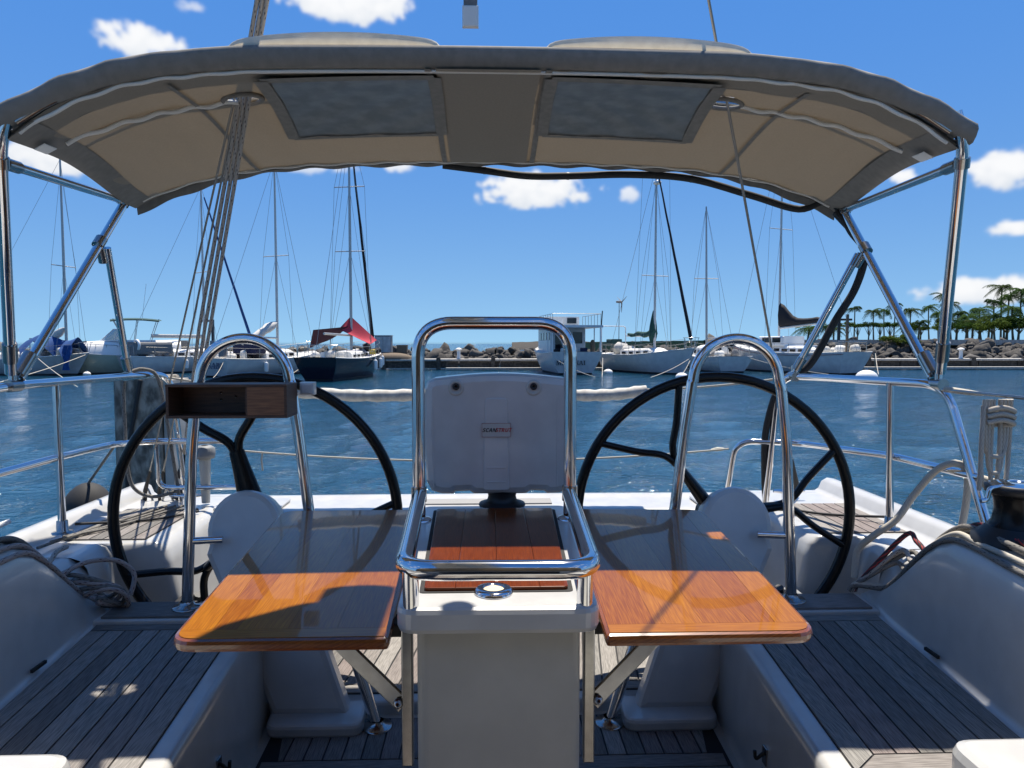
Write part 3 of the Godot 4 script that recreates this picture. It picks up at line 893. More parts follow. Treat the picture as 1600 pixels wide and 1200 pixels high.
func build_boats():
	var b: Boat
	# --- cluttered grey hull on the far left, blue tarpaulin over the boom
	b = hull("sailboat", "grey hulled sailboat with a blue tarpaulin over its boom, far left", 119, 44, Vector2(.95, -.20), 9.6, 2.8, .95, .84, M.hull_grey)
	cabin(b, .25, .72, 1.7, .42, M.deck); rig(b, 12.9, 0, "", "", M.alu, [.47]); rails(b)
	deck_clutter(b, 3, .15, .9, 16)
	var s := Shape.new()
	var rows := []
	for i in 13:
		var t := i / 12.0
		var row := PackedVector3Array()
		for j in 9:
			var q := lerpf(-1, 1, j / 8.0)
			row.append(b.at(b.mast_x + .9 - 3.4 * t, b.F + 1.35 - .22 * sin(t * 7) - pow(absf(q), 1.3) * (.75 + .35 * sin(i * 1.9)), q * (.75 + .25 * sin(i * 1.3)) + .1))
		rows.append(row)
	s.grid(rows); part(b.node, "tarpaulin", s, M.cloth.blue, "crumpled blue tarpaulin")
	s = Shape.new(); rows = []
	for i in 7:
		var t := i / 6.0
		var row := PackedVector3Array()
		for j in 6: row.append(b.at(b.mast_x + .75 + .5 * j / 5.0 + .3 * t, b.F + .85 - t * 1.45, 1.05 + .5 * t + .12 * sin(j * 2.0 + i)))
		rows.append(row)
	s.grid(rows); part(b.node, "tarpaulin_tail", s, M.cloth.blue)
	s = Shape.new(); rows = []
	for i in 9:
		var t := i / 8.0
		var row := PackedVector3Array()
		for j in 7:
			var q := lerpf(-1, 1, j / 6.0)
			row.append(b.at(-4.6 + 2.9 * t, b.F + 1.35 + .18 * sin(t * 5) - pow(absf(q), 1.6) * .85, q * 1.25))
		rows.append(row)
	s.grid(rows); part(b.node, "spray_cover", s, M.cloth.white)
	var sp := []; var sr := []
	for i in 7: sp.append(b.at(b.mast_x - .1 - .22 * i, b.F + 1.9 - .17 * i, 0)); sr.append([.06, .2, .26, .2, .24, .18, .1][i])
	tubed(b.node, "bundled_sail", sp, sr, M.cloth.white, 8)
	boxed(b.node, "life_ring_box", b.at(-4.2, b.F + .35, 1.2), Vector3(.6, .45, .4), M.orange, .08)
	boxed(b.node, "fuel_can", b.at(-1.3, b.F + .3, 1.3), Vector3(.4, .4, .25), M.cloth.red, .05)
	mooring(b, b.at(4.6, b.F + .3, 0), Vector3(-21, .1, -30))
	# --- green hulled motor cruiser
	b = hull("motor_cruiser", "white motor cruiser with pale green hull and teal canopy", 215, 47, Vector2(-.80, -.42), 9.6, 3.2, 1.15, .42, M.hull_green, .85, "", "motor boat")
	rows = []
	for i in 12:
		var t := i / 11.0
		var tt := lerpf(.12, .97, t)
		var row := PackedVector3Array()
		var hh := .95 * sin(PI * minf(.5, (1 - t) * .8)) + .03
		for p in [[-1.0, 0.0], [-.93, .55], [-.75, .85], [-.4, .97], [0, 1.0], [.4, .97], [.75, .85], [.93, .55], [1.0, 0.0]]:
			row.append(b.at((tt - .5) * b.L, b.sheer(tt) + hh * p[1], b.beam(tt, .85) * .97 * p[0]))
		rows.append(row)
	s = Shape.new(); s.grid(rows); part(b.node, "foredeck", s, M.white)
	boxed(b.node, "deck_hatch", b.at(1.9, b.sheer(.7) + .72, -.35), Vector3(.5, .05, .5), M.glass, .01, b.xf.basis * Basis(Vector3(0, 0, 1), -.2))
	rows = []
	for i in 2:
		var row := PackedVector3Array()
		for j in 11:
			var a := lerpf(-1.35, 1.35, j / 10.0)
			row.append(b.at(-.55 + cos(a) * (1.5 - .75 * i), b.F + .95 + .72 * i, sin(a) * (1.38 - .15 * i)))
		rows.append(row)
	s = Shape.new(); s.grid(rows)
	var gm := plain(lin(.10, .14, .17), .05); gm.transparency = BaseMaterial3D.TRANSPARENCY_ALPHA; gm.albedo_color.a = .55
	part(b.node, "windscreen", s, gm)
	for i in 2: tubed(b.node, "windscreen_frame", Array(rows[i]), .03, M.white, 6)
	for j in [1, 4, 6, 9]: tubed(b.node, "windscreen_post", [rows[0][j], rows[1][j]], .025, M.white, 5)
	rows = []
	for i in 7:
		var row := PackedVector3Array()
		for j in 7:
			var q := lerpf(-1, 1, j / 6.0)
			row.append(b.at(.35 - 2.9 * i / 6.0, b.F + 2.42 - .12 * q * q - .10 * pow(i / 3.0 - 1, 2), q * 1.35))
		rows.append(row)
	s = Shape.new(); s.grid(rows); part(b.node, "canopy", s, M.cloth.teal)
	for q in [-1.2, 1.2]:
		for e in [[.2, -.5], [-1.2, -1.0], [-2.4, -1.9]]:
			tubed(b.node, "canopy_pole", [b.at(e[1], b.F + .8, q), b.at(e[0], b.F + 2.33, q)], .022, M.steel_dull, 5)
	for q in [-1.0, 1.0]:
		var pts := []
		for i in 9:
			var t := lerpf(.5, .985, i / 8.0)
			pts.append(b.at((t - .5) * b.L, b.sheer(t) + .62, q * b.beam(t, .85) * .9))
			tubed(b.node, "rail_post", [pts[-1], pts[-1] - Vector3(0, .6, 0)], .014, M.steel_dull, 4)
		tubed(b.node, "bow_rail", pts, .018, M.steel_dull, 5)
	tubed(b.node, "aerial", [b.at(-1.5, b.F + 2.3, .6), b.at(-1.8, b.F + 4.7, .6)], .014, M.white, 4)
	s = Shape.new(); s.box(b.at(-3.0, b.F + .5, 1.3), Vector3(2.6, .95, .06), b.xf.basis, .02); part(b.node, "side_screen", s, M.cloth.grey)
	mooring(b, b.at(4.6, b.F + .2, .3), Vector3(-17, .1, -30))
	# --- white sailboat with a dark blue furled jib, half hidden
	b = hull("sailboat", "white sailboat with a dark blue furled jib beside the motor cruiser", 327, 49, Vector2(.62, .78), 9.4, 3.0, 1.05, .58, M.hull_white)
	cabin(b, .3, .75, 1.9, .5, M.deck, 4); rig(b, 12.4, 3.6, "", "blue", M.mast_white, [.5]); rails(b); fenders(b, [.35, .6], 1.0)
	boxed(b.node, "boom_cover", b.at(b.mast_x - 1.9, b.F + 1.36, 0), Vector3(3.4, .2, .2), M.cloth.white, .06, b.xf.basis)
	s = Shape.new()
	var lp := []
	for i in 17: lp.append(b.at(-4.2, b.F + .75 + .30 * cos(TAU * i / 16.0), .9 + .30 * sin(TAU * i / 16.0)))
	s.tube(lp, .085, 8); part(b.node, "life_ring", s, M.white)
	boxed(b.node, "cockpit_cover", b.at(-3.2, b.F + .55, 0), Vector3(2.4, .8, 2.2), M.cloth.grey, .15, b.xf.basis)
	deck_clutter(b, 5, .05, .35, 7)
	# --- white sailboat with its name across the stern
	b = hull("sailboat", "white sailboat with blue name on its stern and bundled white sail", 438, 45, Vector2(.42, .91), 9.2, 3.0, 1.0, .6, M.hull_white, .8)
	cabin(b, .38, .74, 1.9, .5, M.deck, 4); rig(b, 13.2, 3.4, "", "", M.mast_white, [.52]); rails(b, .8); fenders(b, [.3, .75, .93], 1.0, .8)
	sp = []; sr = []
	for i in 9: sp.append(b.at(b.mast_x - .1 - .36 * i, b.F + 2.2 - .17 * i, .05 * sin(i * 2.0))); sr.append([.1, .24, .3, .24, .28, .2, .24, .2, .08][i])
	tubed(b.node, "bundled_sail", sp, sr, M.cloth.white, 9)
	boxed(b.node, "spray_hood", b.at(-1.5, b.F + .75, 0), Vector3(1.1, 1.0, 1.8), M.cloth.navy, .25, b.xf.basis)
	boxed(b.node, "outboard_cover", b.at(-4.35, b.F + .55, .75), Vector3(.35, .75, .4), M.cloth.grey, .1, b.xf.basis)
	deck_clutter(b, 8, .03, .35, 9, .8)
	lettering(b, "WASABI", -b.L * .5 + .10, .66, -.12, .34, M.text_blue, -.1)
	mooring(b, b.at(-4.5, b.F, 1.0), Vector3(-14.5, .1, -38)); mooring(b, b.at(-4.5, b.F, -1.1), Vector3(-16.6, .1, -41))
	# --- dark sailboat under a red awning
	b = hull("sailboat", "black hulled sailboat under a red and maroon awning", 551, 41, Vector2(.16, .98), 9.4, 2.7, 1.12, .56, M.hull_navy, .82)
	cabin(b, .3, .72, 1.9, .4, M.deck, 4); rig(b, 14.5, 4.0, "", "black", M.alu, [.45, .72]); rails(b, .82); fenders(b, [.55, .68, .8], 1.0, .82)
	for e in [["awning", "red", 1.0, [b.at(b.mast_x + .1, b.F + 2.35, -.05), b.at(b.mast_x + 2.0, b.F + 1.0, .85), b.at(b.mast_x + .4, b.F + .75, 1.0), b.at(b.mast_x - 1.0, b.F + 1.6, -.35)]], ["awning", "maroon", 1.0, [b.at(b.mast_x - .3, b.F + 1.75, -.05), b.at(b.mast_x - .6, b.F + 1.3, -.5), b.at(b.mast_x - 3.4, b.F + .55, -1.05), b.at(b.mast_x - 3.6, b.F + 1.5, -.75)]]]:
		rows = []
		for i in 9:
			var row := PackedVector3Array()
			for j in 9:
				var u := i / 8.0; var v := j / 8.0
				var p: Vector3 = e[3][0].lerp(e[3][1], u).lerp(e[3][3].lerp(e[3][2], u), v)
				row.append(p - Vector3(0, .25 * sin(PI * u) * sin(PI * v), 0))
			rows.append(row)
		s = Shape.new(); s.grid(rows)
		var back := []
		for row in rows:
			var q := PackedVector3Array()
			for p in row: q.append(p - Vector3(0, .012, 0))
			back.append(q)
		s.grid(back)
		part(b.node, e[0], s, M.cloth[e[1]], e[1] + " cloth awning")
	deck_clutter(b, 9, .1, .9, 16, .82)
	boxed(b.node, "yellow_bag", b.at(1.3, b.F + .3, 1.0), Vector3(.4, .3, .3), M.yellow, .08)
	mooring(b, b.at(-1.0, b.F, -1.6), Vector3(-10.3, .0, -34.5))
	# --- trawler style motor yacht seen from astern
	b = hull("motor_yacht", "white two deck motor yacht seen from astern behind the steel hoop", 881, 47, Vector2(-.10, .99), 9.5, 3.3, 1.30, .42, M.hull_white, .94, "", "motor boat")
	var bs := b.xf.basis
	var m0: Material = M.hull_white
	boxed(b.node, "deckhouse", b.at(.2, b.F + .78, 0), Vector3(4.6, 1.62, 2.3), m0, .05, bs)
	boxed(b.node, "upper_deck", b.at(-1.0, b.F + 1.66, 0), Vector3(7.4, .14, 3.3), m0, .04, bs)
	boxed(b.node, "flybridge", b.at(.6, b.F + 2.05, -.1), Vector3(2.8, .66, 2.3), M.deck, .08, bs)
	boxed(b.node, "flybridge_locker", b.at(-1.2, b.F + 1.98, -.7), Vector3(.6, .5, 1.0), M.deck, .06, bs)
	boxed(b.node, "flybridge_window", b.at(-.83, b.F + 2.12, .52), Vector3(.04, .36, .62), M.glass, 0, bs)
	boxed(b.node, "door", b.at(-2.12, b.F + .68, -.55), Vector3(.05, 1.35, .6), M.glass, .01, bs)
	boxed(b.node, "window", b.at(-2.12, b.F + .98, .62), Vector3(.05, .72, .62), M.glass, .01, bs)
	boxed(b.node, "window", b.at(-2.12, b.F + 1.05, .05), Vector3(.05, .5, .26), M.glass, .01, bs)
	for k in 4:
		for q in [-1.16, 1.16]: boxed(b.node, "window", b.at(-1.4 + k * 1.0, b.F + 1.08, q), Vector3(.7, .5, .04), M.glass, .01, bs)
	for q in [-1.5, 1.5]:
		for x in [-4.5, -3.0]: tubed(b.node, "deck_post", [b.at(x, b.F, q), b.at(x, b.F + 1.6, q)], .035, M.white, 6)
		var rp := []
		for k in 7:
			rp.append(b.at(-4.6 + k * .8, b.F + 2.42, q))
			tubed(b.node, "rail_post", [b.at(-4.6 + k * .8, b.F + 1.72, q), rp[-1]], .016, M.steel_dull, 4)
		tubed(b.node, "rail", rp, .02, M.steel_dull, 5)
	tubed(b.node, "rail", [b.at(-4.6, b.F + 2.42, -1.5), b.at(-4.6, b.F + 2.42, 1.5)], .02, M.steel_dull, 5)
	tubed(b.node, "flag_staff", [b.at(-4.65, b.F + 1.7, 1.52), b.at(-4.75, b.F + 2.6, 1.55)], .035, M.black, 5)
	boxed(b.node, "bulwark_gate", b.at(-4.55, b.F + .10, .45), Vector3(.08, .5, .45), M.cloth.navy, .02, bs)
	deck_clutter(b, 12, .02, .2, 7, .94)
	lettering(b, "MA", -b.L * .5 + .10, .72, -.98, .27, M.text_black, -.08)
	lettering(b, "KAI", -b.L * .5 + .10, .72, .20, .27, M.text_black, -.08)
	s = Shape.new(); s.lathe(b.at(-3.4, b.F + .5, 1.3), [[0, -.5], [.14, -.45], [.18, 0], [.12, .3], [0, .36]], Vector3.UP, 9); part(b.node, "brown_bag", s, M.brown)
	for q in [-1.0, 1.0]: mooring(b, b.at(-5.1, b.F * .8, q * 1.5), b.at(-7.6, .0, q * .2 + .6))
	# --- white sailboat with green cover, bow towards us
	b = hull("sailboat", "white sailboat with dark green sail cover and wind generator, bow towards us", 1024, 46, Vector2(.36, -.93), 9.8, 3.1, 1.15, .58, M.hull_white, .7)
	cabin(b, .3, .7, 1.9, .45, M.deck, 4); rig(b, 13.4, 3.3, "green", "black", M.mast_white, [.42, .97]); rails(b); fenders(b, [.18, .3], -1.0)
	tubed(b.node, "cove_stripe", [b.at(-3.6, .86, -1.36), b.at(-1.0, .86, -1.51), b.at(1.4, .95, -1.33)], .02, M.text_blue, 4)
	var arch := bend([b.at(-4.3, b.F, -1.0), b.at(-4.3, b.F + 2.0, -1.0), b.at(-4.3, b.F + 2.0, 1.0), b.at(-4.3, b.F, 1.0)], .25)
	tubed(b.node, "stern_arch", arch, .035, M.white, 6)
	tubed(b.node, "generator_pole", [b.at(-4.4, b.F, -.5), b.at(-4.4, b.F + 3.7, -.5)], .03, M.steel_dull, 6)
	s = Shape.new(); s.lathe(b.at(-4.4, b.F + 3.75, -.5), [[0, -.25], [.08, -.2], [.09, .1], [0, .22]], bs.z, 8)
	for k in 3:
		var a := TAU * k / 3.0 + .5
		s.tube([b.at(-4.4, b.F + 3.75, -.72), b.at(-4.4, b.F + 3.75, -.72) + (b.xf.basis.x * cos(a) + Vector3.UP * sin(a)) * .75], [.06, .015], 5, .3)
	part(b.node, "wind_generator", s, M.cloth.grey)
	s = Shape.new(); s.lathe(b.at(b.mast_x + .12, 12.1, 0), [[0, 0], [.25, .03], [.27, .15], [.15, .26], [0, .28]], Vector3.UP, 12); part(b.node, "radar_dome", s, M.white)
	for e in [[-3.2, .3, .0], [-2.4, .5, .5], [-3.6, .35, -.6], [-1.8, .3, .3]]:
		s = Shape.new(); s.lathe(b.at(e[0], b.F + e[1], e[2]), [[0, -.4], [.5, -.4], [.55, 0], [.35, .3], [0, .38]], Vector3(.2, 1, .1).normalized(), 9); part(b.node, "covered_bundle", s, M.cloth.white)
	boxed(b.node, "blue_cover", b.at(-3.9, b.F + .9, .2), Vector3(.8, .35, .9), M.cloth.teal, .1, b.xf.basis)
	mooring(b, b.at(4.7, b.F, 0), Vector3(11.0, .1, -40)); mooring(b, b.at(4.7, b.F, -.1), Vector3(8.9, .05, -38.5))
	# --- small sailboat seen from its round stern
	b = hull("sailboat", "small white sailboat with round stern inside the right steel arch", 1107, 50, Vector2(-.10, 1.0), 8.0, 2.7, 1.0, .58, M.hull_white, .86)
	cabin(b, .36, .75, 1.75, .75, M.deck, 3, .4); rig(b, 11.6, 2.4, "", "", M.alu, [.52], -.45); rails(b, .86)
	deck_clutter(b, 21, .02, .3, 6, .86)
	mooring(b, b.at(-3.9, b.F, .9), Vector3(20, .1, -41))
	# --- bigger white yacht with maroon stripe, stern to the right
	b = hull("sailboat", "large white yacht with maroon stripe and black sail cover at the right", 1222, 48, Vector2(-.40, .91), 10.4, 3.2, 1.3, .60, M.hull_white, .8)
	cabin(b, .28, .72, 2.2, .5, M.white, 5); rig(b, 16.5, 0, "", "", M.mast_white, [.55]); rails(b, .8)
	boxed(b.node, "pilot_house", b.at(.8, b.F + .75, 0), Vector3(2.2, .7, 2.0), M.white, .12, b.xf.basis)
	for q in [-1.01, 1.01]:
		for k in 2: boxed(b.node, "window", b.at(.3 + k * .9, b.F + .85, q), Vector3(.7, .34, .03), M.glass, .01, b.xf.basis)
	for sd in [-1.0, 1.0]:
		var pts := []
		for i in 13:
			var t := i / 12.0 * .97
			pts.append(b.at((t - .5) * b.L + .03, b.sheer(t) - .14, sd * (b.beam(t, .8) * .985 + .01)))
		tubed(b.node, "stripe", pts, .055, M.red_stripe, 5, .3)
	# sail lying in a dark cover on the boom, peaked at the mast
	rows = []
	for i in 10:
		var t := i / 9.0
		var row := PackedVector3Array()
		var hh: float = [1.55, 1.35, .95, .6, .42, .36, .33, .32, .34, .22][i]
		for j in 9:
			var a := TAU * j / 8.0
			row.append(b.at(b.mast_x - .05 - 3.5 * t, b.F + 1.75 + hh * .5 + sin(a) * hh * .55 + .25 * t, cos(a) * .2))
		rows.append(row)
	s = Shape.new(); s.grid(rows, true); part(b.node, "sail_cover", s, M.cloth.black)
	tubed(b.node, "boom", [b.at(b.mast_x - .05, b.F + 1.65, 0), b.at(b.mast_x - 3.8, b.F + 1.95, 0)], .07, M.mast_white, 7)
	tubed(b.node, "mizzen_post", [b.at(-4.4, b.F, 0), b.at(-4.4, b.F + 2.4, 0)], .09, M.brown, 7)
	deck_clutter(b, 31, .04, .3, 8, .8)
	mooring(b, b.at(-5.7, b.F, .8), Vector3(25.6, .2, -46)); mooring(b, b.at(-5.7, b.F, .9), Vector3(21.6, .2, -38.5))

# ================================================================ our own yacht
func hi(d: float) -> float: return .865 + .08 * (d - 2.19)
func ho(d: float) -> float: return 1.386 + .10 * (d - 2.445)

func poly_round(pts: Array, rad: Array, n := 6) -> PackedVector2Array:
	var out := PackedVector2Array()
	var m := pts.size()
	for i in m:
		var b: Vector2 = pts[i]; var a: Vector2 = pts[(i - 1 + m) % m]; var c: Vector2 = pts[(i + 1) % m]
		if rad[i] <= 0.0: out.append(b); continue
		var s: Vector2 = b + (a - b).normalized() * rad[i]; var e: Vector2 = b + (c - b).normalized() * rad[i]
		for j in n + 1:
			var t := float(j) / n
			out.append(s.lerp(b, t).lerp(b.lerp(e, t), t))
	return out

# boards laid side by side over a floor polygon given as (x, d); each is a mesh of its own
func boards(parent: Node3D, called: String, area: PackedVector2Array, dir: Vector2, width: float, gap: float, y: float, thick: float, mats: Array, bev := 0.0, seed_ := 1, in_order := false):
	var r := RandomNumberGenerator.new(); r.seed = seed_
	dir = dir.normalized()
	var nrm := Vector2(-dir.y, dir.x)
	var lo := 1e9; var hi_ := -1e9
	for p in area:
		lo = minf(lo, p.dot(nrm)); hi_ = maxf(hi_, p.dot(nrm))
	var n := maxi(1, int(round((hi_ - lo) / width)))
	var w := (hi_ - lo) / n
	for k in n:
		var a := lo + k * w + gap / 2; var b := lo + (k + 1) * w - gap / 2
		var strip := PackedVector2Array([nrm * a - dir * 20, nrm * b - dir * 20, nrm * b + dir * 20, nrm * a + dir * 20])
		for q in Geometry2D.intersect_polygons(area, strip):
			if q.size() < 3: continue
			var s := Shape.new()
			s.prism(q, V(0, y, 0), Vector3.RIGHT, Vector3(0, 0, -1), thick, bev, -dir.angle(), Vector2(r.randf() * 9, r.randf() * 9))
			part(parent, called, s, mats[k % mats.size()] if in_order else mats[r.randi() % mats.size()])

func flat(parent: Node3D, called: String, area: PackedVector2Array, y: float, thick: float, m: Material, bev := 0.0, turn := 0.0, off := Vector2.ZERO) -> MeshInstance3D:
	var s := Shape.new()
	s.prism(area, V(0, y, 0), Vector3.RIGHT, Vector3(0, 0, -1), thick, bev, turn, off)
	return part(parent, called, s, m)

func side(x: float, s: int) -> float: return CX + s * x

func pv(l: Array, s: int) -> PackedVector2Array:
	var p := PackedVector2Array()
	for e in l: p.append(Vector2(side(e[0], s), e[1]))
	return p

func build_cockpit():
	var o := thing("yacht_cockpit", "white moulded cockpit of our yacht with weathered teak seats and sole", "yacht", V(CX, -1.9, 1.5))
	for s in [-1, 1]:
		# seat box, seat and coaming in one moulding
		var rows := []
		var ds := [-.6, 0.2, .8, 1.2, 1.5, 1.8, 2.0, 2.1, 2.18, 2.25, 2.31, 2.37, 2.43, 2.49, 2.55, 2.60, 2.64]
		for d in ds:
			var c: float = 1.0 - smoothstep(2.08, 2.66, d) * .96
			var f := hi(d) - .06; var h := ho(d)
			var row := PackedVector3Array()
			for p in [[f - .03, -1.34], [f - .012, -1.12], [f - .003, -1.01], [f + .003, -.990], [f + .012, -.979], [f + .024, -.976], [hi(d), -.976], [h - .006, -.977], [h + .006, -.972], [h + .015, -.958]]:
				row.append(V(side(p[0], s), p[1], d))
			for p in [[.020, .07], [.026, .17], [.032, .26], [.042, .325], [.065, .362], [.10, .381], [.16, .388], [.22, .388], [.27, .382], [.305, .365], [.33, .33], [.345, .26]]:
				var y: float = -.965 + p[1] * c
				if p[0] > .14: y = maxf(y, -.790)
				elif p[0] > .06: y = maxf(y, lerpf(-.965, -.790, (p[0] - .06) / .06) if c < .5 else y)
				row.append(V(side(h + p[0], s), y, d))
			for p in [[1.76, -.792], [1.78, -.76], [1.80, -.735], [1.84, -.73], [1.875, -.75], [1.885, -.80], [1.87, -1.2], [1.70, -1.75], [1.2, -2.25]]:
				row.append(V(side(maxf(p[0], h + .35), s), p[1], d))
			rows.append(row)
		var sh := Shape.new(); sh.grid(rows); part(o, "coaming", sh, M.gel)
		# wall closing seat box and coaming towards the helm
		sh = Shape.new()
		var last: PackedVector3Array = rows[-1]
		for k in last.size() - 9:
			var p := last[k]; var q := last[k + 1]
			sh.quad(p, q, Vector3(q.x, EYE - 1.36, q.z), Vector3(p.x, EYE - 1.36, p.z))
		part(o, "seat_end", sh, M.gel)
		# helm side deck
		rows = []
		for d in [2.63, 2.72, 2.815, 2.83, 2.86, 3.0, 3.2, 3.45, 3.74]:
			var row := PackedVector3Array()
			# the well is wider where the wheel turns
			var slot := .20 if d < 2.82 else (.03 if d < 2.84 else 0.0)
			for p in [[1.20, -1.30], [1.25, -1.05], [1.285, -.88], [1.30, -.83], [1.325, -.800], [1.36, -.788], [1.40, -.790], [1.745, -.790], [1.765, -.775], [1.78, -.74], [1.81, -.722], [1.85, -.728], [1.872, -.76], [1.880, -.81], [1.86, -1.2], [1.66, -1.75], [1.1, -2.25]]:
				row.append(V(side(p[0] + (slot if p[0] < 1.45 and p[1] > -1.9 else 0.0), s), p[1] - (.01 if slot > .1 and p[0] < 1.3 else 0.0), d))
			rows.append(row)
		sh = Shape.new(); sh.grid(rows); part(o, "side_deck", sh, M.gel)
		var bed := pv([[1.40, 2.87], [1.735, 2.87], [1.735, 3.40], [1.40, 3.40]], s)
		flat(o, "caulking", bed, -.7875, .004, M.caulk)
		boards(o, "plank", bed, Vector2(0, 1), .052, .006, -.784, .004, M.teak, 0.0, 3 + s)
		# seat: bed of caulking, field planks, mitred margins
		var e := [2.40, 1.60]
		flat(o, "caulking", pv([[hi(1.53) + .002, 1.53], [ho(1.53) - .012, 1.53], [ho(2.45) - .012, 2.45], [hi(2.45) + .002, 2.45]], s), -.974, .003, M.caulk)
		var ax := Vector2(.085 * s, 1)
		boards(o, "plank", pv([[hi(1.60) + .075, 1.60], [ho(1.60) - .016, 1.60], [ho(2.395) - .016, 2.395], [hi(2.395) + .075, 2.395]], s), ax, .058, .0055, -.970, .004, M.teak, 0.0, 11 + s)
		for q in [[[hi(1.535) + .004, 1.535], [hi(1.60) + .07, 1.597], [hi(2.395) + .07, 2.398], [hi(2.45) + .004, 2.447]], [[hi(1.535) + .008, 1.532], [ho(1.535) - .016, 1.532], [ho(1.595) - .016, 1.595], [hi(1.595) + .075, 1.595]], [[hi(2.40) + .075, 2.401], [ho(2.40) - .016, 2.401], [ho(2.447) - .014, 2.447], [hi(2.447) + .010, 2.447]]]:
			var al: bool = q == [] or absf(q[0][1] - q[2][1]) > .3
			flat(o, "margin_board", pv(q, s), -.970, .004, M.teak[rng.randi() % 6], 0.0, -PI / 2 if al else 0.0, Vector2(rng.randf() * 5, rng.randf() * 5))
		# raised teak board at the aft end of the seat
		flat(o, "step_base", pv([[hi(2.46) - .03, 2.455], [ho(2.46) + .0, 2.455], [ho(2.62) - .005, 2.625], [hi(2.62) - .03, 2.625]], s), -.958, .02, M.gel, .005)
		flat(o, "step_board", pv([[hi(2.47) - .015, 2.47], [ho(2.47) - .02, 2.47], [ho(2.61) - .03, 2.612], [hi(2.61) - .015, 2.612]], s), -.950, .009, M.teak[(s + 1) / 2], .002, 0.0, Vector2(3, 1 + s))
		# moulded block at the forward end of the seat
		var inx := .86 if s < 0 else .955
		flat(o, "seat_block", poly_round([Vector2(side(inx, s), 1.0), Vector2(side(1.36, s), 1.0), Vector2(side(1.36, s), 1.45), Vector2(side(inx, s), 1.45)], [.05, .05, .06, .06]), -.835 if s < 0 else -.842, .17, M.gel, .022)
		# fittings on the seat face
		for q in [[1.93, -1.17, .05], [1.93, -1.25, .075]]:
			var x := side(hi(q[0]) - .078, s)
			boxed(o, "latch_plate", V(x, q[1], q[0]), Vector3(.006, q[2], .03), M.steel_dull, .001)
			tubed(o, "latch_hook", bend([V(x, q[1] + .012, q[0]), V(x - s * .028, q[1] - .012, q[0]), V(x - s * .03, q[1] + .016, q[0])], .012), .005, M.black, 6)
		boxed(o, "vent_strip", V(side(ho(2.1) - .0, s), -.955, 2.1), Vector3(.008, .010, .07), M.rubber, .002)
	# sole
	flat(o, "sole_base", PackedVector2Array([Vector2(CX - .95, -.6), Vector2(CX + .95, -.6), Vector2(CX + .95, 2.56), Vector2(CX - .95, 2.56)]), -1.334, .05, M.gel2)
	var bedp := PackedVector2Array([Vector2(CX - .70, .3), Vector2(CX + .70, .3), Vector2(CX + .76, 2.47), Vector2(CX - .76, 2.47)])
	flat(o, "caulking", bedp, -1.3315, .002, M.caulk)
	for k in 2:
		var d0: float = [.32, 2.215][k]; var d1: float = [2.065, 2.46][k]
		boards(o, "sole_plank", PackedVector2Array([Vector2(CX - .69, d0), Vector2(CX + .69, d0), Vector2(CX + .735, d1), Vector2(CX - .735, d1)]), Vector2(0, 1), .062, .006, -1.327, .004, M.teak, 0.0, 31 + k)
	for d in [2.07, 2.142]:
		flat(o, "king_board", PackedVector2Array([Vector2(CX - .735, d), Vector2(CX + .735, d), Vector2(CX + .74, d + .066), Vector2(CX - .74, d + .066)]), -1.327, .004, M.teak[2 if d < 2.1 else 4])
	# raised helm sole with a white lip
	flat(o, "helm_sole", poly_round([Vector2(CX - 1.24, 2.50), Vector2(CX + 1.24, 2.50), Vector2(CX + 1.24, 3.42), Vector2(CX - 1.24, 3.42)], [.04, .04, 0, 0]), -1.288, .06, M.gel, .012)
	var hb := PackedVector2Array([Vector2(CX - 1.12, 2.56), Vector2(CX + 1.12, 2.56), Vector2(CX + 1.12, 3.32), Vector2(CX - 1.12, 3.32)])
	flat(o, "caulking", hb, -1.2865, .002, M.caulk)
	boards(o, "helm_plank", PackedVector2Array([Vector2(CX - 1.115, 2.625), Vector2(CX + 1.115, 2.625), Vector2(CX + 1.115, 3.315), Vector2(CX - 1.115, 3.315)]), Vector2(.12, 1), .07, .007, -1.282, .004, M.teak, 0.0, 41)
	flat(o, "king_board", PackedVector2Array([Vector2(CX - 1.115, 2.565), Vector2(CX + 1.115, 2.565), Vector2(CX + 1.115, 2.62), Vector2(CX - 1.115, 2.62)]), -1.282, .004, M.teak[5])
	# stern deck across the back
	var rows := []
	for k in 23:
		var x := lerpf(-1.80, 1.80, k / 22.0)
		var cv := .03 * (1 - pow(x / 1.8, 2))
		var row := PackedVector3Array()
		for p in [[3.34, -1.31], [3.35, -.90], [3.355, -.83], [3.37, -.806], [3.40, -.800], [3.60, -.801], [3.63, -.797], [3.65, -.789], [3.68, -.789], [3.705, -.81], [3.74, -1.0], [3.70, -1.9], [3.5, -2.2]]:
			row.append(V(CX + x, p[1] + (.0 if p[0] > 3.36 else 0.0), p[0] + cv * (1.0 if p[0] > 3.36 else 0.2)))
		rows.append(row)
	var sh := Shape.new(); sh.grid(rows); part(o, "stern_deck", sh, M.gel)
	for s in [-1, 1]:
		flat(o, "stern_locker_lid", poly_round([Vector2(side(1.02, s), 3.40), Vector2(side(1.34, s), 3.40), Vector2(side(1.34, s), 3.62), Vector2(side(1.02, s), 3.62)], [.03, .03, .03, .03]), -.785, .012, M.gel, .004)
	flat(o, "tread_pad", PackedVector2Array([Vector2(-.33, 3.50), Vector2(.32, 3.50), Vector2(.32, 3.61), Vector2(-.33, 3.61)]), -.794, .006, M.pad)

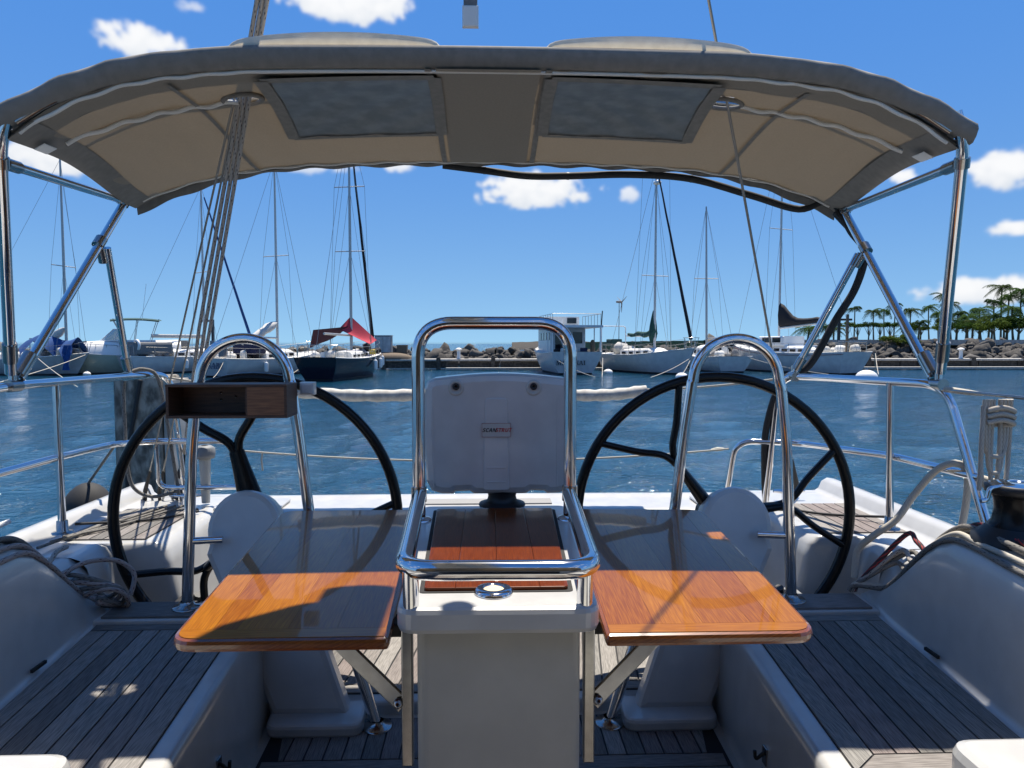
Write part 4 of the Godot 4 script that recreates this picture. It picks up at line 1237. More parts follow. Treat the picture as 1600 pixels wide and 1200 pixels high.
# sprayhood over the companionway, above and behind the camera
func build_sprayhood():
	var o := thing("sprayhood", "canvas sprayhood over the companionway, just above and behind the viewer", "sprayhood", V(CX, -.6, -.3))
	var rows := []
	for i in 13:
		var t := i / 12.0
		var d := lerpf(.42, -1.6, t)
		var top := lerpf(.50, .40, t) - .9 * pow(maxf(t - .55, 0) / .45, 2.0)
		var row := PackedVector3Array()
		for j in 25:
			var a := PI * j / 24.0
			var x := -cos(a) * 1.42
			var y := -.58 + (top + .58) * pow(sin(a), .45)
			row.append(V(CX + x, y, d))
		rows.append(row)
	var s := Shape.new(); s.grid(rows); part(o, "canvas", s, M.canvas)
	tubed(o, "aft_bow", Array(rows[0]), .016, M.steel, 10)
	var cb := thing("cabin_front", "white cabin bulkhead with a dark companionway behind the viewer", "bulkhead", V(CX, -1.33, -.7))
	boxed(cb, "bulkhead", V(CX, -.85, -.66), Vector3(2.9, 1.05, .06), M.gel, .01)
	boxed(cb, "companionway", V(CX, -.80, -.622), Vector3(.7, .8, .02), M.glass, .004)
	boxed(cb, "coachroof", V(CX, -.34, -2.6), Vector3(2.9, .12, 3.9), M.gel, .03)

func build_table():
	var o := thing("cockpit_table", "cockpit table with two varnished wooden leaves on a white pedestal", "table", V(CX, -1.33, 1.85))
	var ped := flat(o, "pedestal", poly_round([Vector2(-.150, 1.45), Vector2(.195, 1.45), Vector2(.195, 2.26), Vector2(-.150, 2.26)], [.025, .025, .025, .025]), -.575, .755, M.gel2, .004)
	flat(o, "pedestal_top", poly_round([Vector2(-.187, 1.408), Vector2(.229, 1.404), Vector2(.262, 2.33), Vector2(-.218, 2.33)], [.045, .045, .04, .04]), -.535, .055, M.gel, .012)
	flat(o, "lid_gasket", poly_round([Vector2(-.148, 1.50), Vector2(.184, 1.50), Vector2(.216, 2.26), Vector2(-.174, 2.26)], [.012, .012, .012, .012]), -.5335, .004, M.caulk)
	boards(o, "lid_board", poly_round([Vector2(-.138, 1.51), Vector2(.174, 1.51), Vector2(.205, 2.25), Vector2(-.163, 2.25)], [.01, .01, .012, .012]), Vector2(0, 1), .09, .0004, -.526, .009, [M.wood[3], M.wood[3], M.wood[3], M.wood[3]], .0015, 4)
	# leaves
	for s in [-1, 1]:
		var out: Array = [Vector2(-.197, 1.385), Vector2(-.632, 1.385), Vector2(-.722, 2.485), Vector2(-.232, 2.485)] if s < 0 else [Vector2(.236, 1.385), Vector2(.672, 1.385), Vector2(.756, 2.455), Vector2(.276, 2.475)]
		var body := poly_round(out, [.012, .055, .07, .012])
		var lf := flat(o, "leaf", body, -.584, .026, M.edge_wood, .009, PI / 2)
		var top := poly_round(out, [.012, .055, .07, .012])
		var shrunk := Geometry2D.offset_polygon(top if not Geometry2D.is_polygon_clockwise(top) else top, -.010)
		var area: PackedVector2Array = shrunk[0]
		# front margin, outer margin, field boards
		var oa: Vector2 = out[1]; var ob: Vector2 = out[2]
		var along := (ob - oa).normalized()
		var inward := Vector2(-along.y, along.x)
		if inward.x * s > 0: inward = -inward
		var front := PackedVector2Array([Vector2(-2, 1.0), Vector2(2, 1.0), Vector2(2, 1.437), Vector2(-2, 1.437)])
		var outer := PackedVector2Array([oa - along * 2, oa - along * 2 + inward * .075, ob + along * 2 + inward * .075, ob + along * 2 - inward * .0, ob + along * 2 - inward * .3, oa - along * 2 - inward * .3])
		for q in Geometry2D.intersect_polygons(area, front): flat(lf, "margin_board", q, -.5825, .002, M.wood[1], 0, 0.0, Vector2(2.2 + s, 4))
		var rest: Array = Geometry2D.clip_polygons(area, PackedVector2Array([Vector2(-2, 1.0), Vector2(2, 1.0), Vector2(2, 1.4376), Vector2(-2, 1.4376)]))
		for q in rest:
			for w in Geometry2D.intersect_polygons(q, outer): flat(lf, "margin_board", w, -.5825, .002, M.wood[1], 0, -along.angle(), Vector2(5.1 + s, 2))
			var outer2 := PackedVector2Array(outer)
			outer2[1] += inward * .0006; outer2[2] += inward * .0006
			for w in Geometry2D.clip_polygons(q, outer2):
				boards(lf, "leaf_board", w, Vector2(.03 * s, 1), .094, .0004, -.5825, .002, [M.wood[0], M.wood[2], M.wood[1], M.wood[0], M.wood[2]], 0, 5 + s, true)
		# folding brackets
		var bx := -.178 if s < 0 else .222
		boxed(o, "bracket_track", V(bx - s * .004, -.75, 1.50), Vector3(.024, .32, .028), M.steel_dull, .003)
		var p0 := V(bx + s * .015, -.77, 1.50); var p1 := V(bx + s * .20, -.617, 1.56)
		var dirv := (p1 - p0).normalized()
		boxed(o, "bracket_arm", (p0 + p1) / 2, Vector3(p0.distance_to(p1) + .03, .036, .010), M.steel_dull, .003, Basis(dirv, Vector3(-dirv.y, dirv.x, 0).normalized() if s > 0 else Vector3(-dirv.y, dirv.x, 0).normalized(), dirv.cross(Vector3(-dirv.y, dirv.x, 0).normalized())))
		var bs := Shape.new(); bs.lathe(p0 + Vector3(0, 0, .014), [[0, 0.008], [.008, .006], [.011, 0], [.011, -.004]], Vector3(0, 0, 1), 10); part(o, "bolt", bs, M.steel_dull)
		boxed(o, "hinge_block", V(bx + s * .03, -.612, 1.52), Vector3(.05, .03, .06), M.caulk, .004)
	# steel rail round the top
	var g := thing("table_grab_rail", "polished steel grab rail and tall hoop on the table pedestal", "grab rail", V(CX, -.535, 1.75))
	var rail := bend([V(-.207, -.455, 2.14), V(-.172, -.455, 1.408), V(.214, -.455, 1.400), V(.247, -.455, 2.13)], .075, 10)
	tubed(g, "rail", rail, .0205, M.steel, 16)
	tubed(g, "hoop", bend([V(-.209, -.535, 2.14), V(-.209, .062, 2.14), V(.250, .062, 2.14), V(.250, -.535, 2.14)], .105, 12), .0195, M.steel, 16)
	for x in [-.158, .199]: tubed(g, "standoff", [V(x, -.537, 1.432), V(x, -.46, 1.425)], .0165, M.steel, 14)
	for x in [-.209, .250]:
		tubed(g, "collar", [V(x, -.478, 2.14), V(x, -.432, 2.14)], .0235, M.steel_dull, 16)
		var fs := Shape.new(); fs.lathe(V(x, -.535, 2.14), [[.0, .010], [.022, .010], [.036, .006], [.038, 0]], Vector3.UP, 16); part(g, "foot_flange", fs, M.steel)
	# deck filler
	var fl := thing("filler_cap", "round chrome ring with a cream centre on the pedestal front", "cap", V(.012, -.535, 1.50))
	var s1 := Shape.new(); s1.lathe(V(.012, -.535, 1.50), [[.0415, 0], [.0415, .006], [.036, .011], [.024, .012], [.022, .009]], Vector3.UP, 28); part(fl, "ring", s1, M.steel)
	s1 = Shape.new(); s1.lathe(V(.012, -.535, 1.50), [[.0, .0105], [.018, .010], [.0225, .008]], Vector3.UP, 24); part(fl, "centre", s1, plain(lin(.66, .55, .36), .5))
	# instrument pod
	var pod := thing("instrument_pod", "white moulded instrument pod with a name badge between the hoop legs", "instrument pod", V(.04, -.535, 2.36))
	var pl := PackedVector2Array()
	var w0 := .243
	for k in 9: # arched top
		var t := k / 8.0
		pl.append(Vector2(lerpf(w0 - .03, -w0 + .03, t), -.112 + .016 * sin(PI * t)))
	for q in [[-w0 + .008, -.122], [-w0, -.145], [-w0 - .003, -.30], [-w0 + .003, -.445], [-w0 + .02, -.478], [-w0 + .05, -.488], [-.155, -.490], [-.145, -.482], [-.10, -.480], [-.085, -.490], [.085, -.490], [.10, -.480], [.145, -.482], [.155, -.490], [w0 - .05, -.488], [w0 - .02, -.478], [w0 - .003, -.445], [w0 + .003, -.30], [w0, -.145], [w0 - .008, -.122]]:
		pl.append(Vector2(q[0], q[1]))
	var sh := Shape.new(); sh.prism(pl, V(.040, 0, 2.28), Vector3.RIGHT, Vector3.UP, .14, .024); part(pod, "housing", sh, M.gel)
	sh = Shape.new(); sh.prism(rounded(.40, .006, .003), V(.04, -.158, 2.2805), Vector3.RIGHT, Vector3.UP, .006, .002); part(pod, "top_ridge", sh, M.gel)
	sh = Shape.new(); sh.prism(poly_round([Vector2(-.043, -.475), Vector2(.043, -.475), Vector2(.036, -.175), Vector2(-.036, -.175)], [.012, .012, .012, .012]), V(.027, 0, 2.276), Vector3.RIGHT, Vector3.UP, .008, .003); part(pod, "centre_panel", sh, M.gel)
	for x in [-.175, .225]:
		sh = Shape.new(); sh.prism(rounded(.004, .29, .0018), V(x, -.32, 2.2785), Vector3.RIGHT, Vector3.UP, .004, .001); part(pod, "side_ridge", sh, M.gel)
	for y in [-.40, -.447]:
		sh = Shape.new(); sh.prism(rounded(.062, .005, .002), V(.027, y, 2.2745), Vector3.RIGHT, Vector3.UP, .004, .001); part(pod, "panel_step", sh, M.gel)
	for x in [-.102, .148]:
		sh = Shape.new(); sh.lathe(V(x, -.142, 2.28), [[.027, -.004], [.025, .002], [.017, .004], [.015, -.002], [.0, -.002]], Vector3(0, 0, 1), 20); part(pod, "screw_boss", sh, M.gel2)
		sh = Shape.new(); sh.lathe(V(x, -.138, 2.278), [[.0115, -.004], [.011, .004], [.006, .005], [.005, .001], [.0, .001]], Vector3(0, 0, 1), 16); part(pod, "screw", sh, M.black)
	boxed(pod, "badge", V(.027, -.278, 2.2745), Vector3(.092, .045, .0015), M.gel2, 0)
	for e in [[0, .0222, .092, .0012], [0, -.0222, .092, .0012], [-.0457, 0, .0012, .045], [.0457, 0, .0012, .045]]:
		boxed(pod, "badge_border", V(.027 + e[0], -.278 + e[1], 2.2736), Vector3(e[2], e[3], .001), plain(lin(.30, .10, .10), .5))
	for e in [["SCAN", M.text_black, -.0435, HORIZONTAL_ALIGNMENT_LEFT], ["STRUT", M.text_red, -.0020, HORIZONTAL_ALIGNMENT_LEFT]]:
		var t := TextMesh.new()
		var sf := SystemFont.new(); sf.font_names = PackedStringArray(["Droid Sans"]); sf.font_weight = 700
		t.font = sf; t.text = e[0]; t.font_size = 48; t.pixel_size = .0175 / 48.0 ; t.depth = .0006; t.horizontal_alignment = e[3]
		var m := MeshInstance3D.new(); m.name = "badge_lettering"; m.mesh = t; m.material_override = e[1]
		pod.add_child(m, true)
		m.transform = Transform3D(Basis(Vector3(1.0, 0, 0), Vector3(.25, 1.0, 0), Vector3(0, 0, 1)), V(.027 + e[2], -.278, 2.2732) - pod.position)
	sh = Shape.new(); sh.lathe(V(.047, -.535, 2.34), [[.078, 0], [.076, .006], [.060, .010], [.050, .016], [.046, .03], [.050, .05], [.058, .062]], Vector3.UP, 26); part(pod, "swivel_base", sh, M.black)

func build_helm(s: int):
	var nm: String = "left" if s < 0 else "right"
	# pedestal
	var o := thing("helm_pedestal", "white leaning helm pedestal with a round head in front of the %s wheel" % nm, "pedestal", V(side(.60, s), -1.33, 2.45), "helm pedestals")
	var pl := PackedVector2Array()
	var cyy := 1.30 - .675
	var k0 := .953
	for k in 17:
		var a := lerpf(deg_to_rad(28), deg_to_rad(205), k / 16.0)
		pl.append(Vector2(-.905 - CX + cos(a) * .136, (cyy + sin(a) * .136 * 1.0) / k0))
	pl.append_array([Vector2(-1.035 - CX, .535 / k0), Vector2(-.752 - CX, .012), Vector2(-.486 - CX, .012)])
	if s > 0:
		for i in pl.size(): pl[i].x = -pl[i].x
	var sh := Shape.new()
	sh.prism(pl, V(CX, -1.305, 2.42), Vector3.RIGHT, Vector3(0, k0, -.303), .11, .024)
	part(o, "column", sh, M.gel)
	flat(o, "base", poly_round([Vector2(side(.445, s), 2.345), Vector2(side(.775, s), 2.345), Vector2(side(.80, s), 2.63), Vector2(side(.47, s), 2.63)], [.05, .05, .05, .05]), -1.288, .045, M.gel, .012)
	# wheel
	var w := thing("steering_wheel", "large black steering wheel with forked spokes on the %s" % nm, "steering wheel", V(s * .897, -1.235, 2.75), "steering wheels")
	var c := V(s * .897, -.675, 2.75)
	var R := .545
	var pts := []
	for i in 73: pts.append(c + Vector3(cos(TAU * i / 72.0), sin(TAU * i / 72.0), 0) * R)
	tubed(w, "rim", pts, .0205, M.carbon, 14)
	var rot: float = 105.0 if s < 0 else 127.0
	for k in 3:
		var a := deg_to_rad(rot + 120 * k)
		var dirv := Vector3(cos(a), sin(a), 0)
		var fork := c + dirv * R * .50
		var spoke := tubed(w, "spoke", [c + dirv * .03, c + dirv * R * .2, c + dirv * R * .40, fork], [.055, .046, .034, .030], M.carbon, 12, .55)
		for q in [-1, 1]:
			var e := c + Vector3(cos(a + q * .37), sin(a + q * .37), 0) * R
			tubed(spoke, "spoke_branch", spline([fork - dirv * .06, fork + dirv * .012 + (e - fork) * .10, fork.lerp(e, .5), e], 6), .0175, M.carbon, 10, .8)
	sh = Shape.new(); sh.lathe(c, [[0, .05], [.05, .048], [.07, .03], [.075, -.02], [.05, -.03]], Vector3(0, 0, 1), 22); part(w, "hub", sh, M.carbon)
	sh = Shape.new(); sh.lathe(c + Vector3(0, 0, .02), [[.03, .06], [.03, 0]], Vector3(0, 0, 1), 14); part(w, "shaft", sh, M.steel_dull)
	# arch
	var g := thing("helm_arch", "polished steel arch in front of the %s wheel" % nm, "grab rail", V(side(.88, s), -1.33, 2.5), "steel arches at the helms")
	var ap := [V(side(.405, s), -1.326, 2.405), V(side(.66, s), -.63, 2.545), V(side(.690, s), -.37, 2.55), V(side(.722, s), -.14, 2.55)]
	for i in 11:
		var a := PI * i / 10.0
		ap.append(V(side(.883 - cos(a) * .158, s), -.135 + sin(a) * .155, 2.55))
	ap.append_array([V(side(1.05, s), -.16, 2.55), V(side(1.075, s), -.37, 2.55), V(side(1.105, s), -.948, 2.55)])
	tubed(g, "arch_tube", bend(ap, .06, 4), .0195, M.steel, 16)
	tubed(g, "crossbar", [V(side(1.095, s), -.708, 2.55), V(side(.98, s), -.708, 2.57)], .0135, M.steel, 12)
	for e in [[.405, -1.326, 2.405], [1.105, -.949, 2.55]]:
		sh = Shape.new(); sh.lathe(V(side(e[0], s), e[1], e[2]), [[.052, 0], [.050, .006], [.028, .010], [.022, .024]], Vector3.UP, 18); part(g, "foot_flange", sh, M.steel_dull)
	# engine and trim controls on the well wall
	var ct := thing("control_lever", "black control lever box on the wall of the %s helm well" % nm, "lever", V(side(1.235, s), -1.12, 2.80))
	boxed(ct, "housing", V(side(1.225, s), -1.07, 2.80), Vector3(.05, .12, .13), M.grey_box if s > 0 else M.black, .012)
	tubed(ct, "lever", [V(side(1.20, s), -1.07, 2.80), V(side(1.16, s), -1.02, 2.78), V(side(1.15, s), -.98, 2.77)], [.02, .016, .02], M.black, 8)
	if s < 0:
		var bx := thing("wooden_rack", "open dark wooden rack fixed to the left helm arch", "rack", V(-.875, -.25, 2.46))
		var x0 := -1.075; var x1 := -.674; var y0 := -.250; var y1 := -.136
		var mm: Array = M.box_wood
		flat(bx, "top_board", PackedVector2Array([Vector2(x0, 2.4), Vector2(x1, 2.4), Vector2(x1, 2.53), Vector2(x0, 2.53)]), y1, .009, mm[0], .001)
		flat(bx, "bottom_board", PackedVector2Array([Vector2(x0, 2.4), Vector2(x1, 2.4), Vector2(x1, 2.53), Vector2(x0, 2.53)]), y0 + .009, .009, mm[0], .001)
		for x in [x0 + .005, x1 - .005]: boxed(bx, "side_board", V(x, (y0 + y1) / 2, 2.465), Vector3(.0095, y1 - y0 - .0185, .1295), mm[0], .001)
		boxed(bx, "back_board", V((x0 + x1) / 2, (y0 + y1) / 2, 2.524), Vector3(x1 - x0 - .02, y1 - y0 - .019, .008), mm[0])
		boxed(bx, "front_panel", V(-.743, (y0 + y1) / 2, 2.405), Vector3(.127, y1 - y0 - .0188, .008), mm[1], .001)
		boxed(bx, "divider", V(-.811, (y0 + y1) / 2, 2.465), Vector3(.008, y1 - y0 - .0188, .11), mm[0])
		for q in [[-.935, -.172], [-.935, -.197], [-.885, -.186]]:
			sh = Shape.new(); sh.lathe(V(q[0], q[1], 2.519), [[0, .003], [.004, .002], [.005, 0]], Vector3(0, 0, 1), 8); part(bx, "screw", sh, M.steel_dull)
		var iw := thing("repeater_display", "small white instrument clipped beside the wooden rack", "instrument", V(-.66, -.18, 2.56))
		boxed(iw, "case", V(-.645, -.160, 2.57), Vector3(.05, .045, .05), M.gel, .008)

func build_rails():
	for s in [-1, 1]:
		var nm: String = "left" if s < 0 else "right"
		var o := thing("stern_rail", "polished steel stern rail round the %s quarter of our yacht" % nm, "rail", V(side(1.7, s), -.75, 3.0), "stern rails")
		var top := [V(side(1.73, s), -.60, 2.22), V(side(1.685, s), -.15, 2.52), V(side(1.665, s), -.15, 2.85), V(side(1.62, s), -.15, 3.15), V(side(1.585, s), -.15, 3.50)]
		if s < 0: top = [V(-1.74, -.72, 2.2), V(-1.72, -.165, 2.40), V(-1.69, -.15, 2.58), V(-1.685, -.15, 2.83), V(-1.645, -.15, 3.38), V(-1.57, -.15, 3.56), V(-1.52, -.78, 3.60)]
		else: top = [V(1.70, -.72, 2.28), V(1.665, -.15, 2.52), V(1.604, -.15, 2.72), V(1.467, -.15, 3.09), V(1.36, -.15, 3.26), V(1.36, -.78, 3.40)]
		tubed(o, "top_rail", bend(top, .10, 8), .0165, M.steel, 14)
		var low: Array
		if s < 0: low = [V(-1.73, -.46, 2.29), V(-1.685, -.445, 2.82), V(-1.72, -.46, 3.30), V(-1.60, -.47, 3.46), V(-1.215, -.47, 3.46), V(-1.175, -.78, 3.48)]
		else: low = [V(1.69, -.46, 2.36), V(1.63, -.452, 2.79), V(1.46, -.47, 3.30), V(1.20, -.47, 3.38), V(1.19, -.78, 3.48)]
		tubed(o, "lower_rail", bend(low, .09, 8), .0145, M.steel, 12)
		var sb := V(-1.674, -.745, 2.816) if s < 0 else V(1.619, -.745, 2.771)
		var stp := V(-1.686, -.15, 2.83) if s < 0 else V(1.590, -.15, 2.75)
		tubed(o, "stanchion", [sb, stp], .0145, M.steel, 12)
		var sh := Shape.new(); sh.lathe(sb, [[.04, 0], [.038, .006], [.022, .01], [.02, .05], [.0, .052]], Vector3.UP, 14); part(o, "stanchion_base", sh, M.steel_dull)
		if s < 0:
			tubed(o, "lower_loop", bend([V(-1.60, -.47, 3.46), V(-1.60, -.70, 3.48), V(-1.215, -.70, 3.48)], .05), .0125, M.steel, 10)
	# padded rail and lifelines across the stern
	var pad := thing("stern_cushion", "white padded cloth roll across the stern", "cushion", V(CX, -.27, 3.6))
	for e in [[-.96, -.34, -.242, -.258], [.40, .812, -.260, -.240]]:
		var n := 14
		var pts := []; var rr := []
		for i in n + 1:
			var t := float(i) / n
			pts.append(V(lerpf(e[0], e[1], t), lerpf(e[2], e[3], t) - .012 * sin(PI * t), 3.6)); rr.append(.030 + .003 * sin(i * 2.2))
		tubed(pad, "cloth_roll", pts, rr, M.cloth.white, 12)
	tubed(pad, "cloth_roll", [V(-.34, -.262, 3.6), V(.40, -.262, 3.6)], .031, M.cloth.white, 12)
	tubed(pad, "lashing", line(V(.80, -.235, 3.6), V(1.37, -.165, 3.3), 10, .01), .006, M.rope_white, 6)
	tubed(pad, "lashing", line(V(-.95, -.24, 3.6), V(-1.56, -.165, 3.52), 10, .01), .006, M.rope_white, 6)
	var ll := thing("stern_lifeline", "thin cream rope stretched across the open stern", "rope", V(CX, -.56, 3.55))
	tubed(ll, "rope", line(V(-1.195, -.52, 3.47), V(1.18, -.515, 3.42), 24, .055), .0048, M.rope_white, 6)
	tubed(ll, "knot", [V(1.10, -.522, 3.437), V(1.13, -.519, 3.433), V(1.16, -.517, 3.43)], [.006, .011, .007], M.rope_white, 8)
	tubed(ll, "tail", [V(-1.10, -.535, 3.48), V(-1.105, -.57, 3.48), V(-1.10, -.62, 3.48)], .0045, M.rope_white, 6)
	# side lifelines on the right
	var sl := thing("side_lifeline", "pair of steel lifelines running forward from the right stern rail", "wire", V(1.7, -.3, 2.2))
	tubed(sl, "wire", [V(1.64, -.165, 2.50), V(1.80, -.185, 1.2)], .006, M.steel_dull, 6)
	tubed(sl, "wire", [V(1.69, -.46, 2.36), V(1.80, -.48, 1.2)], .006, M.steel_dull, 6)
	tubed(sl, "lashing", [V(1.645, -.163, 2.49), V(1.66, -.168, 2.40), V(1.668, -.17, 2.33)], [.011, .010, .006], M.rope_white, 8)
	tubed(sl, "lashing", [V(1.69, -.458, 2.37), V(1.70, -.462, 2.30), V(1.705, -.465, 2.22)], [.011, .010, .006], M.rope_white, 8)

# canopy of the bimini: u = -1..1 across, t = 0 near .. 1 far
func roof_near(u: float) -> float: return 2.35 - .13 * u * u

func roof(u: float, t: float, lift := 0.0) -> Vector3:
	var hw := lerpf(1.455, 1.60, t)
	var y0 := .888 + .012 * sin(PI * minf(t * 1.2, 1.0)) - .062 * smoothstep(.25, 1.0, t)
	var a := absf(u)
	var drop := .025 * pow(a / .56, 2.0) + .035 * smoothstep(.5, .9, a) + lerpf(.15, .09, t) * pow(maxf(a - .70, 0) / .30, 2.2)
	return V(CX + u * hw, y0 - drop + lift, lerpf(roof_near(u), 3.30, t))

func roof_at(x: float, d: float, lift := 0.0) -> Vector3:
	var t := 0.3
	var u := 0.0
	for k in 4:
		u = (x - CX) / lerpf(1.455, 1.60, t)
		t = (d - roof_near(u)) / (3.30 - roof_near(u))
	return roof(u, t, lift)

func roof_strip(a: Vector2, b: Vector2, w: float, lift: float) -> Shape:
	var rr := []
	var n := (b - a).normalized(); n = Vector2(-n.y, n.x)
	for i in 25:
		var p := a.lerp(b, i / 24.0)
		rr.append(PackedVector3Array([roof_at(p.x - n.x * w / 2, p.y - n.y * w / 2, lift), roof_at(p.x + n.x * w / 2, p.y + n.y * w / 2, lift)]))
	var q := Shape.new(); q.grid(rr); return q

func build_bimini():
	var o := thing("bimini", "taupe canvas bimini awning on a steel frame over the helm", "awning", V(CX, -.15, 2.8))
	var wr := FastNoiseLite.new(); wr.seed = 6; wr.frequency = 1.6; wr.fractal_octaves = 3
	var nx := 240; var nd := 80
	var holes := [Vector2(-.865, 2.60), Vector2(.855, 2.60)]
	var rows := []
	for i in nd + 1:
		var row := PackedVector3Array()
		for j in nx + 1:
			var p := roof(lerpf(-1, 1, float(j) / nx), float(i) / nd)
			p.y += wr.get_noise_2d(p.x * 2.4, p.z * .9) * .009
			row.append(p)
		rows.append(row)
	var cut := {}
	for i in nd:
		for j in nx:
			var p: Vector3 = (rows[i][j] + rows[i + 1][j + 1]) / 2
			for h in holes:
				if pow((p.x - h.x) / (.070 if h.x > 0 else .058), 2) + pow((-p.z - h.y) / (.052 if h.x > 0 else .036), 2) < 1.0: cut[Vector2i(i, j)] = true
	var s := Shape.new(); s.grid(rows, false, cut)
	part(o, "canvas", s, M.canvas)
	for h in holes:
		var ring := []
		for i in 25: ring.append(roof_at(h.x + cos(TAU * i / 24.0) * .068, h.y + sin(TAU * i / 24.0) * .050, -.002))
		tubed(o, "hole_binding", ring, .0085, M.canvas_dark, 8)
	# front pocket round the forward bow, hanging rear valance, side hems
	var prof := [[.002, -.002], [-.015, .002], [-.030, .018], [-.040, .038], [-.036, .054], [-.020, .063], [.03, .056], [.08, .038], [.12, .018], [.15, .002]]
	rows = []
	for j in 121:
		var u := lerpf(-1, 1, j / 120.0)
		var row := PackedVector3Array()
		for k in prof.size():
			var uu := u * (1.0 + (.025 if k < 8 else 0.0) * pow(absf(u), 8.0))
			var t: float = maxf(prof[k][0], 0) / (3.30 - roof_near(u))
			var p := roof(uu, t)
			var fold := sin(j * 1.15) * .004 * smoothstep(.55, .9, absf(u))
			row.append(Vector3(p.x, roof(u, t).y + prof[k][1] + (fold if k > 0 and k < 5 else 0.0), p.z - minf(prof[k][0], 0) + fold * .6))
		rows.append(row)
	s = Shape.new(); s.grid(rows); part(o, "front_pocket", s, M.canvas_dark)
	rows = []
	for j in 121:
		var u := lerpf(-1, 1, j / 120.0)
		var p := roof(u, 1.0)
		var w := .012 + .028 * smoothstep(.6, .97, absf(u)) + .005 * sin(j * .8)
		rows.append(PackedVector3Array([p + Vector3(0, .004, .02), p + Vector3(0, .003, -.006), p + Vector3(0, -w * .5, -.014), p + Vector3(0, -w, -.010), p + Vector3(0, -w, -.004), p + Vector3(0, -.004, .004)]))
	s = Shape.new(); s.grid(rows); part(o, "rear_valance", s, M.canvas_dark)
	for sd in [-1.0, 1.0]:
		rows = []
		for i in 41:
			var t := i / 40.0
			var p := roof(sd, t); var q := roof(sd * .955, t)
			rows.append(PackedVector3Array([q + Vector3(0, -.004, 0), p.lerp(q, .4) + Vector3(0, -.006, 0), p + Vector3(sd * .006, -.012, 0), p + Vector3(sd * .012, .0, 0), p + Vector3(0, .012, 0), q + Vector3(0, .008, 0)]))
		s = Shape.new(); s.grid(rows); part(o, "side_hem", s, M.canvas_dark)
		# corner plates with two screws
		var c := roof(sd * .985, .16) + Vector3(0, -.022, 0)
		var along := (roof(sd * .985, .3) - roof(sd * .985, .05)).normalized()
		var pb := Basis(along, along.cross(Vector3(-sd * .5, -.85, 0)).normalized(), Vector3(-sd * .5, -.85, 0).normalized()).orthonormalized()
		var pm := boxed(o, "corner_plate", c, Vector3(.085, .038, .004), M.white, .0015, pb)
		for q in [-.026, .026]:
			var sc := Shape.new(); sc.lathe(c + pb.x * q + pb.z * .003, [[0, .003], [.006, .002], [.008, 0]], pb.z, 10); part(pm, "screw", sc, M.steel_dull)
	# zip lines
	var z := []
	for j in 161: z.append(roof(lerpf(-.985, .985, j / 160.0), .012, -.007 + .0035 * sin(j * .9) * smoothstep(.4, .8, absf(j / 80.0 - 1.0))))
	tubed(o, "front_zip", z, .0062, M.zip, 6)
	z = []
	for j in 161: z.append(roof(lerpf(-.975, .975, j / 160.0), .965, -.006 + .003 * sin(j * .7)))
	tubed(o, "rear_zip", z, .0050, M.zip, 6)
	for sd in [-1.0, 1.0]:
		z = []
		for j in 41:
			var x: float = lerpf(.90, 1.44, j / 40.0)
			z.append(roof_at(CX + sd * x, 2.60 - .11 * pow(j / 40.0, 3.0), -.008 + .0045 * sin(j * .75 + sd)))
		tubed(o, "pocket_zip", z, .0105, M.zip, 7, .7)
	# seams and the dark centre band, window films with their borders
	part(o, "centre_band", roof_strip(Vector2(.005, 2.33), Vector2(.005, 3.26), .34, -.0085), M.canvas)
	for x in [-.19, .20]: part(o, "seam", roof_strip(Vector2(x, 2.33), Vector2(x, 3.26), .022, -.0095), M.canvas_dark)
	for x in [-1.02, 1.06]: part(o, "seam", roof_strip(Vector2(x, 2.36), Vector2(x, 3.26), .016, -.0095), M.canvas_dark)
	for sd in [-1.0, 1.0]:
		var q4 := [Vector2(CX + sd * .76, 2.40), Vector2(CX + sd * .195, 2.40), Vector2(CX + sd * .205, 2.95), Vector2(CX + sd * .845, 2.95)]
		# the far edge is drawn in at the outer end
		q4[3].x = CX + sd * .80
		var rr := []
		for i in 17:
			var row := PackedVector3Array()
			for j in 25:
				var a: Vector2 = q4[0].lerp(q4[1], j / 24.0); var b: Vector2 = q4[3].lerp(q4[2], j / 24.0)
				var p := a.lerp(b, i / 16.0)
				row.append(roof_at(p.x, p.y, -.0115 + .002 * sin(i * 1.1 + j * .7)))
			rr.append(row)
		var f := Shape.new(); f.grid(rr)
		var win := part(o, "window_film", f, M.window_film)
		for k in 4: part(win, "window_border", roof_strip(q4[k], q4[(k + 1) % 4], .045 if k != 2 else .02, -.0145 - .0006 * k), M.canvas_dark)
	# flexible panels lying on top, their near edges curled up
	for sd in [-1.0, 1.0]:
		var rr := []
		for i in 12:
			var row := PackedVector3Array()
			for j in 41:
				var q := absf(j / 20.0 - 1.0)
				var x: float = lerpf(CX + sd * .165, CX + sd * (.83 - .11 * clampf((i - 3) / 3.0, 0, 1)), j / 40.0)
				var rise: float = (.030 + .024 * (1.0 - q * q)) * (1.0 - pow(q, 22.0) * .75)
				var dd: float = [2.336, 2.330, 2.332, 2.345, 2.37, 2.40, 2.45, 2.5, 2.58, 2.66, 2.76, 2.9][i] - .13 * pow((x - CX) / 1.455, 2.0)
				row.append(roof_at(x, dd, .052 + rise * [1.0, .66, .33, .06, 0, -.1, -.25, -.45, -.6, -.7, -.75, -.8][i]))
			rr.append(row)
		var ps := Shape.new(); ps.grid(rr)
		part(o, "roof_panel", ps, M.panel_cream)
